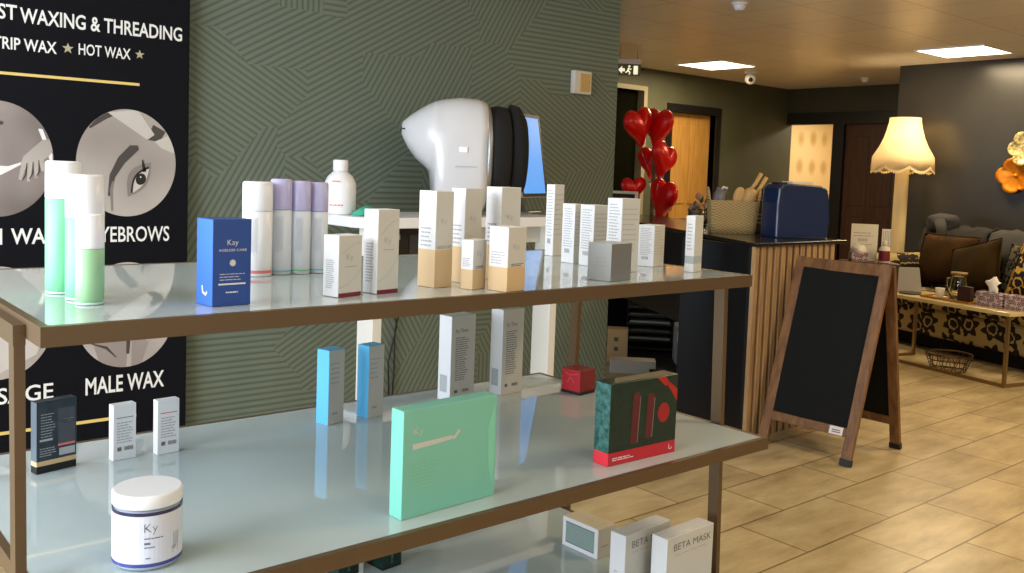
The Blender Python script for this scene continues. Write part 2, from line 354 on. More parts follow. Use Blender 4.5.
struct('trim_2', box_bm(((D1[0]-.09, YB-.02, 0), (D1[0], YB+.10, D1[2]+.09)), ((D1[1], YB-.02, 0), (D1[1]+.09, YB+.10, D1[2]+.09)), ((D1[0], YB-.02, D1[2]), (D1[1], YB+.10, D1[2]+.09))), M['black_wood'])
# far wall: bright doorway by the corner, then the brown door
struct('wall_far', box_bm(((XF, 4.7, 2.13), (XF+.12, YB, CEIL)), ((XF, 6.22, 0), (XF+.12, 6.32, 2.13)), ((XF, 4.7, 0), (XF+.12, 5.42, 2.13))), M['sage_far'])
struct('trim_3', box_bm(((XF-.02, 5.34, 2.10), (XF+.10, YB-.002, 2.25)), ((XF-.02, 6.18, 0), (XF+.13, 6.33, 2.10)), ((XF-.02, 5.34, 0), (XF+.10, 5.48, 2.10))), M['black_wood'])
bmd = box_bm(((XF+.04, 5.48, 0), (XF+.08, 6.18, 2.11)))
d3 = struct('door_3', bmd, M['brown_door'])
bm = bmesh.new()
for z0, z1 in ((.2, .95), (1.1, 1.95)):
    bm_box(bm, (XF+.03, 5.56, z0), (XF+.041, 5.80, z1)); bm_box(bm, (XF+.03, 5.87, z0), (XF+.041, 6.10, z1))
obj('raised_panel', bm, M['brown_door'], d3, bevel=.008)
struct('wall_treatment_room', box_bm(((12.4, 5.4, 0), (12.5, YB+.6, CEIL)), ((XF+.13, YB+.5, 0), (12.4, YB+.6, CEIL)), ((XF+.13, 5.4, 0), (12.4, 5.5, CEIL))), M['wallpaper'])
struct('wall_right', box_bm(((XR, YF, 0), (XR+.12, 4.70, CEIL)), ((XR+.12, 4.58, 0), (XF, 4.70, CEIL))), M['charcoal'])
struct('baseboard_right', box_bm(((XR-.015, YF, 0), (XR, 4.7, .1))), M['black_wood'])
struct('baseboard_back', box_bm(((D2[1]+.04, YB-.015, 0), (D1[0]-.09, YB, .1)), ((D1[1]+.09, YB-.015, 0), (XF-.03, YB, .1))), M['black_wood'])
struct('baseboard_green', box_bm(((XL, YG-.015, 0), (3.79, YG, .1))), M['black_wood'])
# ceiling fittings
plab = ['square lit ceiling panel in front of the charcoal wall', 'square lit ceiling panel nearest the oak door wall']
for (x, y), lab in zip(PANELS[:2], plab):
    t = thing('ceiling_light_panel', lab, 'ceiling light', (x, y, CEIL), 0, 'lit ceiling panels')
    bm = bmesh.new(); bm_box(bm, (-.30, -.30, -.012), (.30, -.285, 0)); bm_box(bm, (-.30, .285, -.012), (.30, .30, 0)); bm_box(bm, (-.30, -.285, -.012), (-.285, .285, 0)); bm_box(bm, (.285, -.285, -.012), (.30, .285, 0))
    obj('frame', bm, M['white'], t); obj('diffuser', box_bm(((-.285, -.285, -.010), (.285, .285, -.002))), M['panel'], t)
for (x, y, k), lab in zip(((5.24, 3.92, 1.0), (9.76, 5.53, .9)), ('white smoke detector at the top edge of the photo on the ceiling', 'small white ceiling sensor beyond the panels near the dark doorway')):
    t = thing('smoke_detector', lab, 'smoke detector', (x, y, CEIL))
    obj('base', lathe([(0, -.012), (.055*k, -.012), (.058*k, 0), (0, 0)]), M['white_gloss'], t); obj('sensor_head', lathe([(0, -.052), (.028*k, -.05), (.042*k, -.03), (.045*k, -.012), (0, -.012)]), M['white_gloss'], t)
t = thing('security_camera', 'white dome security camera under the ceiling beside lit panel', 'security camera', (8.63, 6.26, CEIL))
obj('base', lathe([(0, -.025), (.065, -.025), (.07, 0), (0, 0)]), M['white_gloss'], t)
s = bmesh.new(); bmesh.ops.create_uvsphere(s, u_segments=24, v_segments=12, radius=.062); s.transform(Matrix.Translation((0, 0, -.075))); obj('dome', s, M['white_gloss'], t, smooth=True)
s = bmesh.new(); bmesh.ops.create_uvsphere(s, u_segments=16, v_segments=8, radius=.026); s.transform(Matrix.Translation((-.04, -.032, -.088))); obj('lens', s, M['black'], t, smooth=True)
# emergency exit sign hanging beyond the corner
t = thing('exit_sign', 'hanging emergency exit sign with white pictograms below the ceiling', 'exit sign', (6.30, 5.92, 2.285), math.radians(-40))
obj('housing', box_bm(((-.11, -.02, .105), (.11, .02, .15))), M['white'], t, bevel=.004); obj('sign_panel', box_bm(((-.11, -.004, 0), (.11, .004, .105))), mat('green_acrylic', (96, 104, 64), .2), t)
bm = bmesh.new(); bm_box(bm, (-.08, -.004, .15), (-.072, .004, .29)); bm_box(bm, (.072, -.004, .15), (.08, .004, .29)); obj('hanger', bm, M['steel'], t)
bm = bmesh.new(); to = lambda x, z: (x, -.0048, z)
bm_poly(bm, to, [(-.095, .05), (-.06, .085), (-.06, .063), (-.035, .063), (-.035, .037), (-.06, .037), (-.06, .015)])
bm_poly(bm, to, disc_pts(.006, .083, .010, .010, 12)); bm_strip(bm, to, [(0, .07), (-.006, .045), (.012, .03), (.008, .01)], .013); bm_strip(bm, to, [(-.004, .045), (-.02, .03), (-.03, .028)], .011); bm_strip(bm, to, [(.0, .066), (.018, .055), (.026, .062)], .009)
bm_rect(bm, to, .045, .012, .085, .09); obj('pictogram', bm, mat('sign_white', (250, 246, 220), .5, emit=(1, .95, .7), es=.8), t)

# ------------------------------------------------------------------ green wall fittings: thermostat, banner, cord
t = thing('wall_sensor', 'small white square sensor with a tan face on the green wall', 'wall sensor', (3.50, YG, 1.855))
obj('housing', box_bm(((-.066, -.032, -.062), (.066, 0, .062))), M['offwhite'], t, bevel=.006); obj('face_plate', box_bm(((-.022, -.036, -.047), (.052, -.031, .048))), mat('tan_plastic', (190, 154, 88), .4), t, bevel=.003)
t = thing('salon_banner', 'tall black waxing and threading banner with round photos', 'banner', (0, 3.60, 0))
obj('panel', box_bm(((.42, 0, .03), (1.352, .012, 2.2))), M['banner'], t)
bm = bmesh.new(); bm_box(bm, (.45, -.05, .0), (1.34, .045, .03)); obj('stand_base', bm, M['silver'], t, bevel=.006)
bm = bmesh.new(); to = lambda x, z: (x, -.0012, z)
bm_text(bm, 'BEST', to, .630, 1.824, .118, .049, .018); bm_text(bm, 'WAXING & THREADING', to, .757, 1.818, 1.322-.757, .050, .018)
bm_text(bm, 'STRIP WAX', to, .655, 1.722, .220, .040, .018); bm_text(bm, 'HOT WAX', to, .948, 1.728, .182, .039, .012)
bm_text(bm, 'BIKINI', to, .53, 1.045, .170, .054, .018); bm_text(bm, 'WAX', to, .727, 1.045, .158, .054, .018); bm_text(bm, 'EYEBROWS', to, .999, 1.046, .281, .056, .012)
bm_text(bm, 'MALE WAX', to, .975, .474, .290, .062, .018); bm_text(bm, 'MASSAGE', to, .535, .478, .330, .056, .012)
rows(bm, to, .985, 1.01, .285, .30, 1)
obj('lettering', bm, M['white_ink'], t)
bm = bmesh.new(); bm_rect(bm, to, .44, 1.633, 1.163, 1.643); bm_rect(bm, to, .44, .366, 1.16, .378); obj('gold_rule', bm, M['gold'], t)
def star(bm, cx, cz, R):
    for k in range(5):
        a = PI/2+2*PI*k/5
        bm_poly(bm, to, [(cx, cz), (cx+R*.42*math.cos(a-PI/5), cz+R*.42*math.sin(a-PI/5)), (cx+R*math.cos(a), cz+R*math.sin(a)), (cx+R*.42*math.cos(a+PI/5), cz+R*.42*math.sin(a+PI/5))])
bm = bmesh.new(); star(bm, .912, 1.745, .020); star(bm, 1.163, 1.750, .018); obj('star_print', bm, M['silverstar'], t)
def clip(poly):
    """keep the part of a convex-clipped polygon inside the unit disc"""
    n = 40
    for k in range(n):
        a = 2*PI*(k+.5)/n; nx, nz = math.cos(a), math.sin(a); out = []
        for i in range(len(poly)):
            p, q = poly[i], poly[(i+1) % len(poly)]; dp = p[0]*nx+p[1]*nz-.995; dq = q[0]*nx+q[1]*nz-.995
            if dp <= 0: out.append(p)
            if dp*dq < 0: s = dp/(dp-dq); out.append((p[0]+(q[0]-p[0])*s, p[1]+(q[1]-p[1])*s))
        poly = out
        if not poly: return []
    return poly
def photo(cx, cz, base, layers):
    rx, rz = .181, .201
    ph = obj('photo', bm_poly(bmesh.new(), lambda x, z: (x, -.0011, z), disc_pts(cx, cz, rx, rz, 64)), base, t)
    for i, (name, m, polys) in enumerate(layers):
        bm = bmesh.new()
        for p in polys:
            p = clip(p)
            if len(p) > 2: bm_poly(bm, lambda x, z: (cx+x*rx, -.0014-.0002*i, cz+z*rz), p)
        if bm.verts: obj(name, bm, m, ph)
        else: bm.free()
def arcstrip(pts, ws):
    a, b = [], []
    n = len(pts)
    for i, ((x, z), w) in enumerate(zip(pts, ws)):
        p, q = pts[max(i-1, 0)], pts[min(i+1, n-1)]; dx, dz = q[0]-p[0], q[1]-p[1]; l = math.hypot(dx, dz); a.append((x-dz/l*w, z+dx/l*w)); b.append((x+dz/l*w, z-dx/l*w))
    return [[a[i], a[i+1], b[i+1], b[i]] for i in range(n-1)]
eyec = (.27, -.32)
def rot(pts, a, c): return [(c[0]+x*math.cos(a)-z*math.sin(a), c[1]+x*math.sin(a)+z*math.cos(a)) for x, z in pts]
alm = [(-.30+.60*k/12, .12*math.sin(PI*k/12)) for k in range(13)]+[(.30-.60*k/12, -.085*math.sin(PI*k/12)) for k in range(1, 12)]
photo(1.121, 1.342, M['skin'], [
    ('hair_print', M['shade'], arcstrip([(-.75, .62), (-.45, .86), (-.25, .9)], [.02, .07, .02])+[[(.38, .45), (.52, .74), (.78, .62), (.66, .42)]]),
    ('highlight_print', M['skin3'], [[(-.4, .92), (.2, 1.0), (.55, .55), (.4, .45)], [(.55, .42), (.95, .6), (1, .2), (.7, .3)]]),
    ('brow_print', M['shade'], arcstrip([(-.36, -.62), (-.30, -.25), (-.12, .05), (.10, .26), (.22, .30)], [.03, .06, .085, .09, .04])),
    ('lid_print', M['lidshade'], [rot([(x*1.35, z*2.0+.03) for x, z in alm], .95, eyec)]+arcstrip([(-.30, -.9), (-.32, -.5), (-.28, -.35)], [.02, .03, .02])),
    ('eye_white_print', M['skin3'], [rot(alm, .95, eyec)]),
    ('iris_print', M['eye'], [rot(disc_pts(.02, .012, .115, .10, 18), .95, eyec)]+[[p for p in s] for s in arcstrip(rot([(x, z+.01) for x, z in alm[:13]], .95, eyec), [.02]*13)]+arcstrip(rot([(.18, .03), (.27, .13), (.34, .20)], .95, eyec), [.035, .03, .01])),
    ('catchlight_print', M['white_ink'], [rot(disc_pts(.05, .04, .016, .016, 10), .95, eyec)])])
hand = []
for k, (dx, dz, L, a) in enumerate(((.0, .0, .34, -1.75), (.10, .02, .38, -1.6), (.2, .06, .36, -1.5), (.28, .12, .3, -1.35))):
    hand.append(arcstrip([(.50+dx, -.02+dz*1.1), (.50+dx+L*.5*math.cos(a)-.03, -.02+dz+L*.5*math.sin(a)), (.46+dx+L*math.cos(a), -.02+dz+L*math.sin(a))], [.043, .04, .028]))
photo(.684, 1.342, M['skin2'], [
    ('navel_print', M['shade'], [disc_pts(.07, .62, .05, .035, 14)]),
    ('garment_print', M['white_ink'], [[(-1, -.1), (.2, -.12), (.62, .02), (.1, -.26), (-.3, -.42), (-.6, -1)], [(.72, .55), (.80, .55), (.98, .1), (.98, -.2), (.9, .1)], [(-.3, -.42), (-.12, -1), (.02, -1)]]),
    ('arm_print', M['skin'], [[(.98, .38), (.80, .36), (.46, .06), (.40, -.1), (.62, -.14), (.92, .08), (1, .2)]]), *[('finger_print', M['skin'], h_) for h_ in hand],
    ('finger_shadow_print', M['shade'], arcstrip([(.52, -.06), (.50, -.26), (.44, -.36)], [.008, .014, .006])+arcstrip([(.63, -.04), (.62, -.24), (.56, -.34)], [.008, .014, .006])+arcstrip([(.73, 0), (.74, -.2), (.68, -.3)], [.008, .014, .006]))])
photo(1.121, .766, M['skin'], [('shoulder_print', M['skin2'], [[(-1, .5), (-.2, .3), (.05, -.2), (0, -1), (-.5, -1)], [(.1, -1), (.12, -.3), (.5, .2), (.55, -.3), (.3, -1)]]), ('fold_print', M['shade'], arcstrip([(-.02, .2), (.05, -.3), (.03, -.75)], [.01, .05, .03]) + arcstrip([(-.7, -.5), (-.4, -.6), (-.2, -.8)], [.01, .03, .01])), ('highlight_print', M['skin3'], [[(.25, .1), (.5, -.2), (.45, -.55), (.3, -.3)], [(-.6, 0), (-.3, -.1), (-.35, -.4), (-.6, -.3)]])])
photo(.684, .766, M['skin'], [('back_print', M['skin3'], [[(-1, .1), (0, .3), (.9, .1), (.7, -.6), (0, -.9)]]), ('fold_print', M['lidshade'], arcstrip([(-.5, .1), (.1, -.2), (.8, -.25)], [.02, .06, .02]))])
bm = bmesh.new()
bm_tube(bm, [(2.345, 3.625, 1.12), (2.360, 3.62, .95), (2.330, 3.63, .75), (2.360, 3.63, .62), (2.320, 3.632, .45), (2.330, 3.63, .2)], .004, 6); bm_tube(bm, [(2.385, 3.63, 1.12), (2.360, 3.63, .9), (2.385, 3.632, .72), (2.350, 3.63, .6), (2.355, 3.635, .4), (2.340, 3.63, .2)], .004, 6)
tag(obj('power_cord', bm, M['cord']), 'thin black power cords hanging down the green wall below the desk', 'cord')

# ------------------------------------------------------------------ display rack
rack = thing('display_rack', 'three tier glass display rack with bronze metal frame', 'display rack', (0, 0, 0))
SX0, SX1 = .292, 1.8115
SHELVES = [(1.279, 1.977, 1.14), (1.211, 2.006, .7704), (1.15, 2.03, .401)]
ZU, ZL, ZB = 1.14, .7704, .401
for y0, y1, z in SHELVES:
    bm = bmesh.new(); R_ = .012
    bm_box(bm, (SX0, y0, z-.027), (SX1, y0+R_, z)); bm_box(bm, (SX0, y1-R_, z-.027), (SX1, y1, z)); bm_box(bm, (SX0, y0+R_, z-.027), (SX0+R_, y1-R_, z)); bm_box(bm, (SX1-R_, y0+R_, z-.027), (SX1, y1-R_, z))
    fr = obj('shelf_frame', bm, M['bronze'], rack)
    obj('glass_panel', box_bm(((SX0+R_-.001, y0+R_-.001, z-.012), (SX1-R_+.001, y1-R_+.001, z-.0004))), M['shelf'], fr)
for x0, x1 in ((SX0-.015, SX0-.001), (SX1+.001, SX1+.015)):
    for ya, yb in ((1.358, 1.330), (1.855, 1.878)):
        bm = bmesh.new(); bm_bar(bm, ((x0+x1)/2, ya+.014, 1.118), ((x0+x1)/2, yb+.014, 0), .014, .030, (1, 0, 0)); obj('post', bm, M['bronze'], rack)
    for z, ya, yb in ((1.118, 1.358, 1.884), (.014, 1.33, 1.906)):
        obj('rail', box_bm(((x0-.0008, ya-.0006, z-.014), (x1+.0008, yb+.0006, z+.0142))), M['bronze'], rack)
obj('back_rail', box_bm(((SX0-.001, 1.896, .0), (SX1+.001, 1.906, .02))), M['bronze'], rack)

# ------------------------------------------------------------------ packaging builders
class Carton:
    """box standing with its near corner at (x,y); local x runs along the face turned to the viewer's right, local y along the left face"""
    def __init__(s, name, label, cat, xy, z, a, w, d, h, bands, group=None):
        s.w, s.d, s.h = w, d, h
        s.t = thing(name, label, cat, (xy[0], xy[1], z), math.radians(a), group)
        mats = []; bm = bmesh.new(); z0 = 0
        def mi(m):
            if m not in mats: mats.append(m)
            return mats.index(m)
        loops = []
        zs = [0]+[b[0] for b in bands]
        for zz in zs: loops.append([bm.verts.new((x, y, zz)) for x, y in ((0, 0), (w, 0), (w, d), (0, d))])
        for k, b in enumerate(bands):
            front, left = b[1], b[2] if len(b) > 2 else b[1]  # left is often a lighter copy of front: side daylight painted into the colours
            for i, m in zip(range(4), (front, left, front, left)):
                bm.faces.new((loops[k][i], loops[k][(i+1) % 4], loops[k+1][(i+1) % 4], loops[k+1][i])).material_index = mi(m)
        bm.faces.new(loops[0][::-1]).material_index = mi(bands[0][1]); bm.faces.new(loops[-1]).material_index = mi(bands[-1][3] if len(bands[-1]) > 3 else bands[-1][1])
        s.body = obj('carton', bm, mats, s.t, bevel=.0007, seg=1)
        bm = bmesh.new(); bm_strip(bm, lambda x, z: (x, z, h+.0002), [(w*.06, d*.16), (w*.94, d*.16)], .0006); obj('lid_flap_seam', bm, M['text'], s.t)
    def front(s, x, z): return (x, -.0004, z)
    def left(s, x, z): return (-.0004, s.d-x, z)
    def part(s, name, m, fn):
        bm = bmesh.new(); fn(bm); return obj(name, bm, m, s.t)
B = M
# --- upper shelf
c = Carton('serum_box', 'royal blue carton standing alone on the upper shelf', 'box', (.544, 1.347), ZU, 4.3, .064, .052, .133, [(.133, B['blue'], mat('lit_blue_card', (62, 112, 214), .4))])  # left side gets a lit copy of the blue, daylight put into the colour
c.part('lettering', M['white_ink'], lambda bm: (bm_text(bm, 'Kay', c.front, .024, .0935, .018, .0085, -.01), bm_text(bm, 'AGELESS CARE', c.front, .010, .084, .046, .0036, .0), rows(bm, c.front, .012, .054, .040, .053, 3, .2), bm_rect(bm, c.front, .010, .0325, .055, .0350), rows(bm, c.front, .022, .044, .020, .0225, 1, .8)))
def burst(bm):
    for k in range(4): bm_poly(bm, lambda x, z: c.front(.033+x*math.cos(k*PI/4)-z*math.sin(k*PI/4), .066+x*math.sin(k*PI/4)+z*math.cos(k*PI/4)), [(-.0052, -.0012), (.0052, -.0012), (.0052, .0012), (-.0052, .0012)])
c.part('emblem', M['white_ink'], burst); c.part('side_mark', M['white_ink'], lambda bm: (bm_strip(bm, c.left, [(.020, .030), (.022, .020), (.032, .017), (.036, .022)], .004)))
def ky_box(xy, a, w, d, h, label):
    c = Carton('cosmetic_box', label, 'box', xy, ZU, a, w, d, h, [(.007, B['maroon'], B['white']), (h, B['offwhite'], B['white'], B['white'])], 'white cartons with maroon base bands on the upper shelf')
    zc = h*.60
    c.part('logo_print', M['text'], lambda bm: (bm_text(bm, 'Ky', c.front, w*.32, zc, w*.30, .011, -.01), bm_rect(bm, c.front, w*.26, zc-.012, w*.78, zc-.0105)))
    c.part('swoosh_print', M['text'], lambda bm: (bm_strip(bm, c.front, [(w*(.02+.96*k/20), h*(.16+.30*(k/20)**2)) for k in range(21)], .0008), bm_strip(bm, c.front, [(w*(.15+.8*k/14), h*(.70+.18*math.sin(PI*.5*k/14))) for k in range(15)], .0007)))
    c.part('printed_text', M['text'], lambda bm: rows(bm, c.left, d*.2, d*.75, h*.14, h*.62, 14, .4))
    return c
ky_box((.763, 1.355), 14.3, .054, .037, .104, 'short white carton with maroon base band beside its taller twin')
ky_box((.844, 1.365), 9.7, .050, .037, .147, 'tall white carton with maroon base band beside its shorter twin')
def sand_box(xy, a, w, d, h, hb, label, txt=True):
    c = Carton('cream_box', label, 'box', xy, ZU, a, w, d, h, [(hb, B['tan'], B['tan']), (h, B['offwhite'], B['white'], B['white'])], 'white and sand cartons on the upper shelf')
    c.part('printed_text', M['ink'], lambda bm: bm_text(bm, 'GOLD LIFT', c.front, w*.12, hb+.002, w*.8, .0052, .0) if txt else rows(bm, c.front, w*.2, w*.9, hb+.002, hb+.008, 2))
    c.part('logo_print', M['text'], lambda bm: bm_text(bm, 'Ky', c.front, w*.3, hb+(h-hb)*.45, w*.32, .010, -.01))
    c.part('side_print', M['text'], lambda bm: rows(bm, c.left, d*.15, d*.85, hb+.006, hb+(h-hb)*.42, 5, .35))
    return c
sand_box((.985, 1.393), 8.6, .046, .046, .180, .071, 'tall white and sand carton, leftmost of the sand banded boxes')
sand_box((1.080, 1.430), 6.3, .046, .040, .185, .071, 'tall white and sand carton standing behind the smallest sand banded box', False)
sand_box((1.171, 1.431), 2, .053, .047, .189, .071, 'tall white and sand carton standing behind the medium sand banded box', False)
sand_box((1.036, 1.343), 15.2, .041, .028, .092, .037, 'smallest white and sand carton at the front of the shelf', False)
c = sand_box((1.074, 1.289), 10.3, .053, .046, .119, .045, 'medium white and sand carton at the front edge of the shelf', False)
def thin_box(xy, a, w, d, h, label, band=None):
    bands = [(h, B['offwhite'], B['white'], B['white'])] if not band else [(.02, B['offwhite'], B['white']), (.038, B['grey'], B['grey']), (h, B['offwhite'], B['white'], B['white'])]
    c = Carton('skincare_box', label, 'box', xy, ZU, a, w, d, h, bands, 'slim white printed cartons at the end of the upper shelf')
    if not band:
        c.part('printed_text', M['text'], lambda bm: (rows(bm, c.left, d*.15, d*.9, h*.28, h*.95, 16, .32), rows(bm, c.front, w*.06, w*.95, h*.3, h*.92, 9, .16)))
        c.part('barcode', M['ink'], lambda bm: [bm_rect(bm, c.left, d*(.28+.07*k), h*.17, d*(.31+.07*k), h*.24) for k in range(6)])
    else: c.part('printed_text', M['text'], lambda bm: rows(bm, c.left, d*.2, d*.8, h*.4, h*.9, 8, .3))
    return c
thin_box((1.664, 1.811), 0, .035, .032, .191, 'tallest slim white printed carton, leftmost of its row')
thin_box((1.573, 1.636), -6, .035, .050, .147, 'second slim white printed carton, just right of the tallest one')
thin_box((1.565, 1.561), -8, .045, .056, .148, 'white printed carton directly behind the silver grey box')
thin_box((1.532, 1.440), 0, .060, .046, .169, 'tall white printed carton behind the right end of the silver grey box')
thin_box((1.714, 1.500), 16, .060, .044, .102, 'short wide white printed carton right of the silver grey box')
thin_box((1.714, 1.376), 14, .045, .023, .133, 'slim white carton with a grey band alone at the rack end', True)
c = Carton('cream_box', 'squat silver grey carton in front of the slim white ones', 'box', (1.381, 1.323), ZU, 8.9, .075, .060, .079, [(.079, B['silver'], B['grey'], B['grey'])])
c.part('printed_text', M['text'], lambda bm: (rows(bm, c.left, .02, .05, .03, .055, 3, .3), bm_text(bm, 'Ky', c.left, .040, .006, .012, .005)))
def tube_bottle(name, label, xy, rad, h, capz, body, cap, group, taper=1.0, stripe=None, base=None, txt=True):
    t = thing(name, label, 'bottle', (xy[0], xy[1], ZU), math.radians(-38), group)
    bz = .004 if base else 0
    if base: obj('base', lathe(cyl_prof(rad, 0, bz, .0008)), base, t)
    obj('body', lathe(cyl_prof(rad, bz, capz, .0015)), body, t)
    obj('cap', lathe([(0, capz), (rad*1.0, capz), (rad*1.004, capz+.002), (rad*taper, h-.003), (rad*taper-.003, h), (0, h)]), cap, t)
    ang = lambda x: x/rad-PI/2
    to3 = lambda x, z: ((rad+.0004)*math.cos(ang(x)), (rad+.0004)*math.sin(ang(x)), z)
    bm = bmesh.new()
    if txt:
        for k in range(7): bm_rect(bm, to3, -rad*.25+.0022*k, .045+.002*(k % 3), -rad*.25+.0022*k+.0009, capz-.012-.003*(k % 2))
        obj('printed_text', bm, M['soft_text'], t)
    if stripe:
        bm = bmesh.new(); n = 24
        for k in range(n): bm_rect(bm, to3, -rad*1.5+rad*3.0*k/n, stripe[0], -rad*1.5+rad*3.0*(k+.9)/n, stripe[1])
        obj('coloured_print', bm, stripe[2], t)
    return t
pink = mat('pink_print', (226, 120, 120), .5); lblue = mat('pale_blue_print', (120, 190, 220), .5); lgreen = mat('pale_green_print', (120, 200, 150), .5)
tube_bottle('lotion_bottle', 'plain white bottle with pink print, left of the lavender capped bottles', (.776, 1.70), .029, .184, .127, M['white_gloss'], M['white_gloss'], 'tall lotion bottles on the upper shelf', stripe=(.006, .012, pink))
for (x, y, rd, h, sc_, lab) in ((.828, 1.705, .0215, .190, lblue, 'lavender capped bottle beside the plain white one'), (.868, 1.70, .0205, .187, lgreen, 'middle one of three lavender capped bottles'), (.908, 1.70, .0195, .185, lblue, 'lavender capped bottle furthest from the plain white one')):
    tube_bottle('toner_bottle', lab, (x, y), rd, h, h*.68, M['frost'], M['lavender'], 'tall lotion bottles on the upper shelf', stripe=(.006, .009, sc_))
tube_bottle('cleanser_bottle', 'tallest white capped mint green bottle, at the back of the three', (.400, 1.60), .0275, .212, .152, M['greenliq'], M['white_gloss'], 'mint green bottles on the upper shelf', base=M['clear_edge'], txt=False)
tube_bottle('cleanser_bottle', 'medium white capped mint green bottle, between the tall and short ones', (.409, 1.515), .0280, .193, .126, M['greenliq'], M['white_gloss'], 'mint green bottles on the upper shelf', base=M['clear_edge'], txt=False)
tube_bottle('cleanser_bottle', 'shortest pale green bottle with white cap, at the front of the three', (.4005, 1.458), .0200, .135, .084, M['greenliq2'], M['white_gloss'], 'mint green bottles on the upper shelf', base=M['clear_edge'], txt=False)
# --- lower shelf
for xy, a, lab in (((1.015, 1.835), 13.8, 'slim carton with sky blue side, left of the pair on the middle shelf'), ((1.120, 1.837), 10, 'slim carton with sky blue side, right of the pair on the middle shelf')):
    c = Carton('ampoule_box', lab, 'box', xy, ZL, a, .048, .040, .172, [(.172, B['offwhite'], B['skyblue'], B['skyblue'])], 'sky blue sided cartons on the middle shelf')
    c.part('printed_text', M['text'], lambda bm: (rows(bm, c.front, .005, .035, .095, .150, 5, .25), bm_rect(bm, c.front, .012, .022, .028, .028)))
for xy, a, w, h, lab in (((1.377, 1.864), 7.2, .086, .219, 'tall white printed carton behind the mint box, left of two'), ((1.532, 1.848), 4, .078, .228, 'tall white printed carton behind the mint box, right of two')):
    c = Carton('treatment_box', lab, 'box', xy, ZL, a, w, .046, h, [(h, B['offwhite'], B['white'])], 'tall white cartons at the back of the middle shelf')
    c.part('printed_text', M['ink'], lambda bm: (bm_text(bm, 'Ky Time', c.front, w*.18, h*.80, w*.5, .010, 0), rows(bm, c.front, w*.18, w*.72, h*.24, h*.76, 20, .36)))
    c.part('barcode', M['ink'], lambda bm: (bm_rect(bm, c.front, w*.17, h*.09, w*.30, h*.125), [bm_rect(bm, c.front, w*(.5+.035*k), h*.09, w*(.52+.035*k), h*.125) for k in range(8)]))
    c.part('side_label', M['grey'], lambda bm: bm_rect(bm, c.left, .008, h*.1, .034, h*.3))
c = Carton('gift_box', 'large flat mint green carton at the front of the middle shelf', 'box', (.840, 1.263), ZL, 2.9, .209, .035, .186, [(.186, B['mint'], mat('lit_mint_card', (122, 204, 184), .4), B['mint'])])  # separate mint for the daylit left side, its brightness painted in
c.part('lettering', M['offwhite'], lambda bm: (bm_text(bm, 'Ky', c.front, .022, .142, .020, .013, -.01), bm_poly(bm, c.front, [(.020, .117), (.105, .122), (.105, .129), (.020, .127)]), bm_strip(bm, c.front, [(.106, .125), (.111, .124), (.122, .136)], .006)))
c.part('printed_text', mat('pale_mint_print', (140, 206, 178), .5), lambda bm: rows(bm, c.front, .02, .08, .05, .10, 8, .25))
c.part('flap_gloss', mat('light_mint_card', (136, 214, 186), .25), lambda bm: bm_poly(bm, c.front, [(.205, .182), (.188, .13), (.190, .06), (.205, .01)]))
c = Carton('christmas_gift_set', 'dark green and red gift set with a red bow print', 'box', (1.339, 1.268), ZL, -1.7, .201, .043, .170, [(.027, B['red'], mat('lit_red_card', (232, 50, 64), .4)), (.170, B['dkgreen'], B['teal_foil'], B['dkgreen'])])  # red base is brighter on the left, painted as if lit from there
def tubes(bm):
    for x0, z0, z1 in ((.062, .038, .145), (.105, .044, .138)): bm_poly(bm, c.front, [(x0, z0), (x0+.020, z0), (x0+.025, z1-.01), (x0+.022, z1), (x0+.008, z1), (x0+.004, z1-.01)])
c.part('tube_picture', mat('wine_tube_print', (92, 28, 36), .4), tubes); c.part('tube_edge_print', M['silver'], lambda bm: [bm_strip(bm, c.front, [(x+.021, z0), (x+.026, z1)], .0016) for x, z0, z1 in ((.062, .038, .135), (.105, .044, .128))])
c.part('bauble_print', mat('bauble_red', (160, 26, 40), .4), lambda bm: bm_poly(bm, c.front, disc_pts(.160, .092, .018, .021, 24)))
c.part('bow_print', mat('bow_red', (172, 36, 28), .4), lambda bm: (bm_poly(bm, c.front, [(.135, .1695), (.162, .1695), (.175, .154), (.163, .148)]), bm_poly(bm, c.front, [(.166, .153), (.176, .155), (.2005, .138), (.2005, .112)])))
c.part('lettering', M['white_ink'], lambda bm: (rows(bm, c.front, .012, .075, .010, .018, 2, .45), bm_strip(bm, c.front, [(.182, .019), (.180, .011), (.187, .009), (.190, .013)], .002)))
c.part('kraft_lid', mat('kraft_card', (122, 110, 84), .6), lambda bm: bm_poly(bm, lambda x, z: (x, z, c.h+.0006), [(.012, .004), (.19, .004), (.2, .039), (.05, .039)]))
c = Carton('candle_box', 'small glossy red cube box in the back corner of the middle shelf', 'box', (1.712, 1.735), ZL, 6, .064, .064, .066, [(.066, B['red_tube'], B['red'], B['red_tube'])])
c.part('printed_text', pink, lambda bm: (bm_strip(bm, c.left, [(.02, .03), (.03, .045), (.045, .03)], .0015), bm_strip(bm, c.left, [(.01, .055), (.03, .05), (.055, .056)], .0012)))
c.part('base_band', M['black'], lambda bm: (bm_rect(bm, c.left, 0, 0, .064, .008), bm_rect(bm, c.front, 0, 0, .064, .008)))
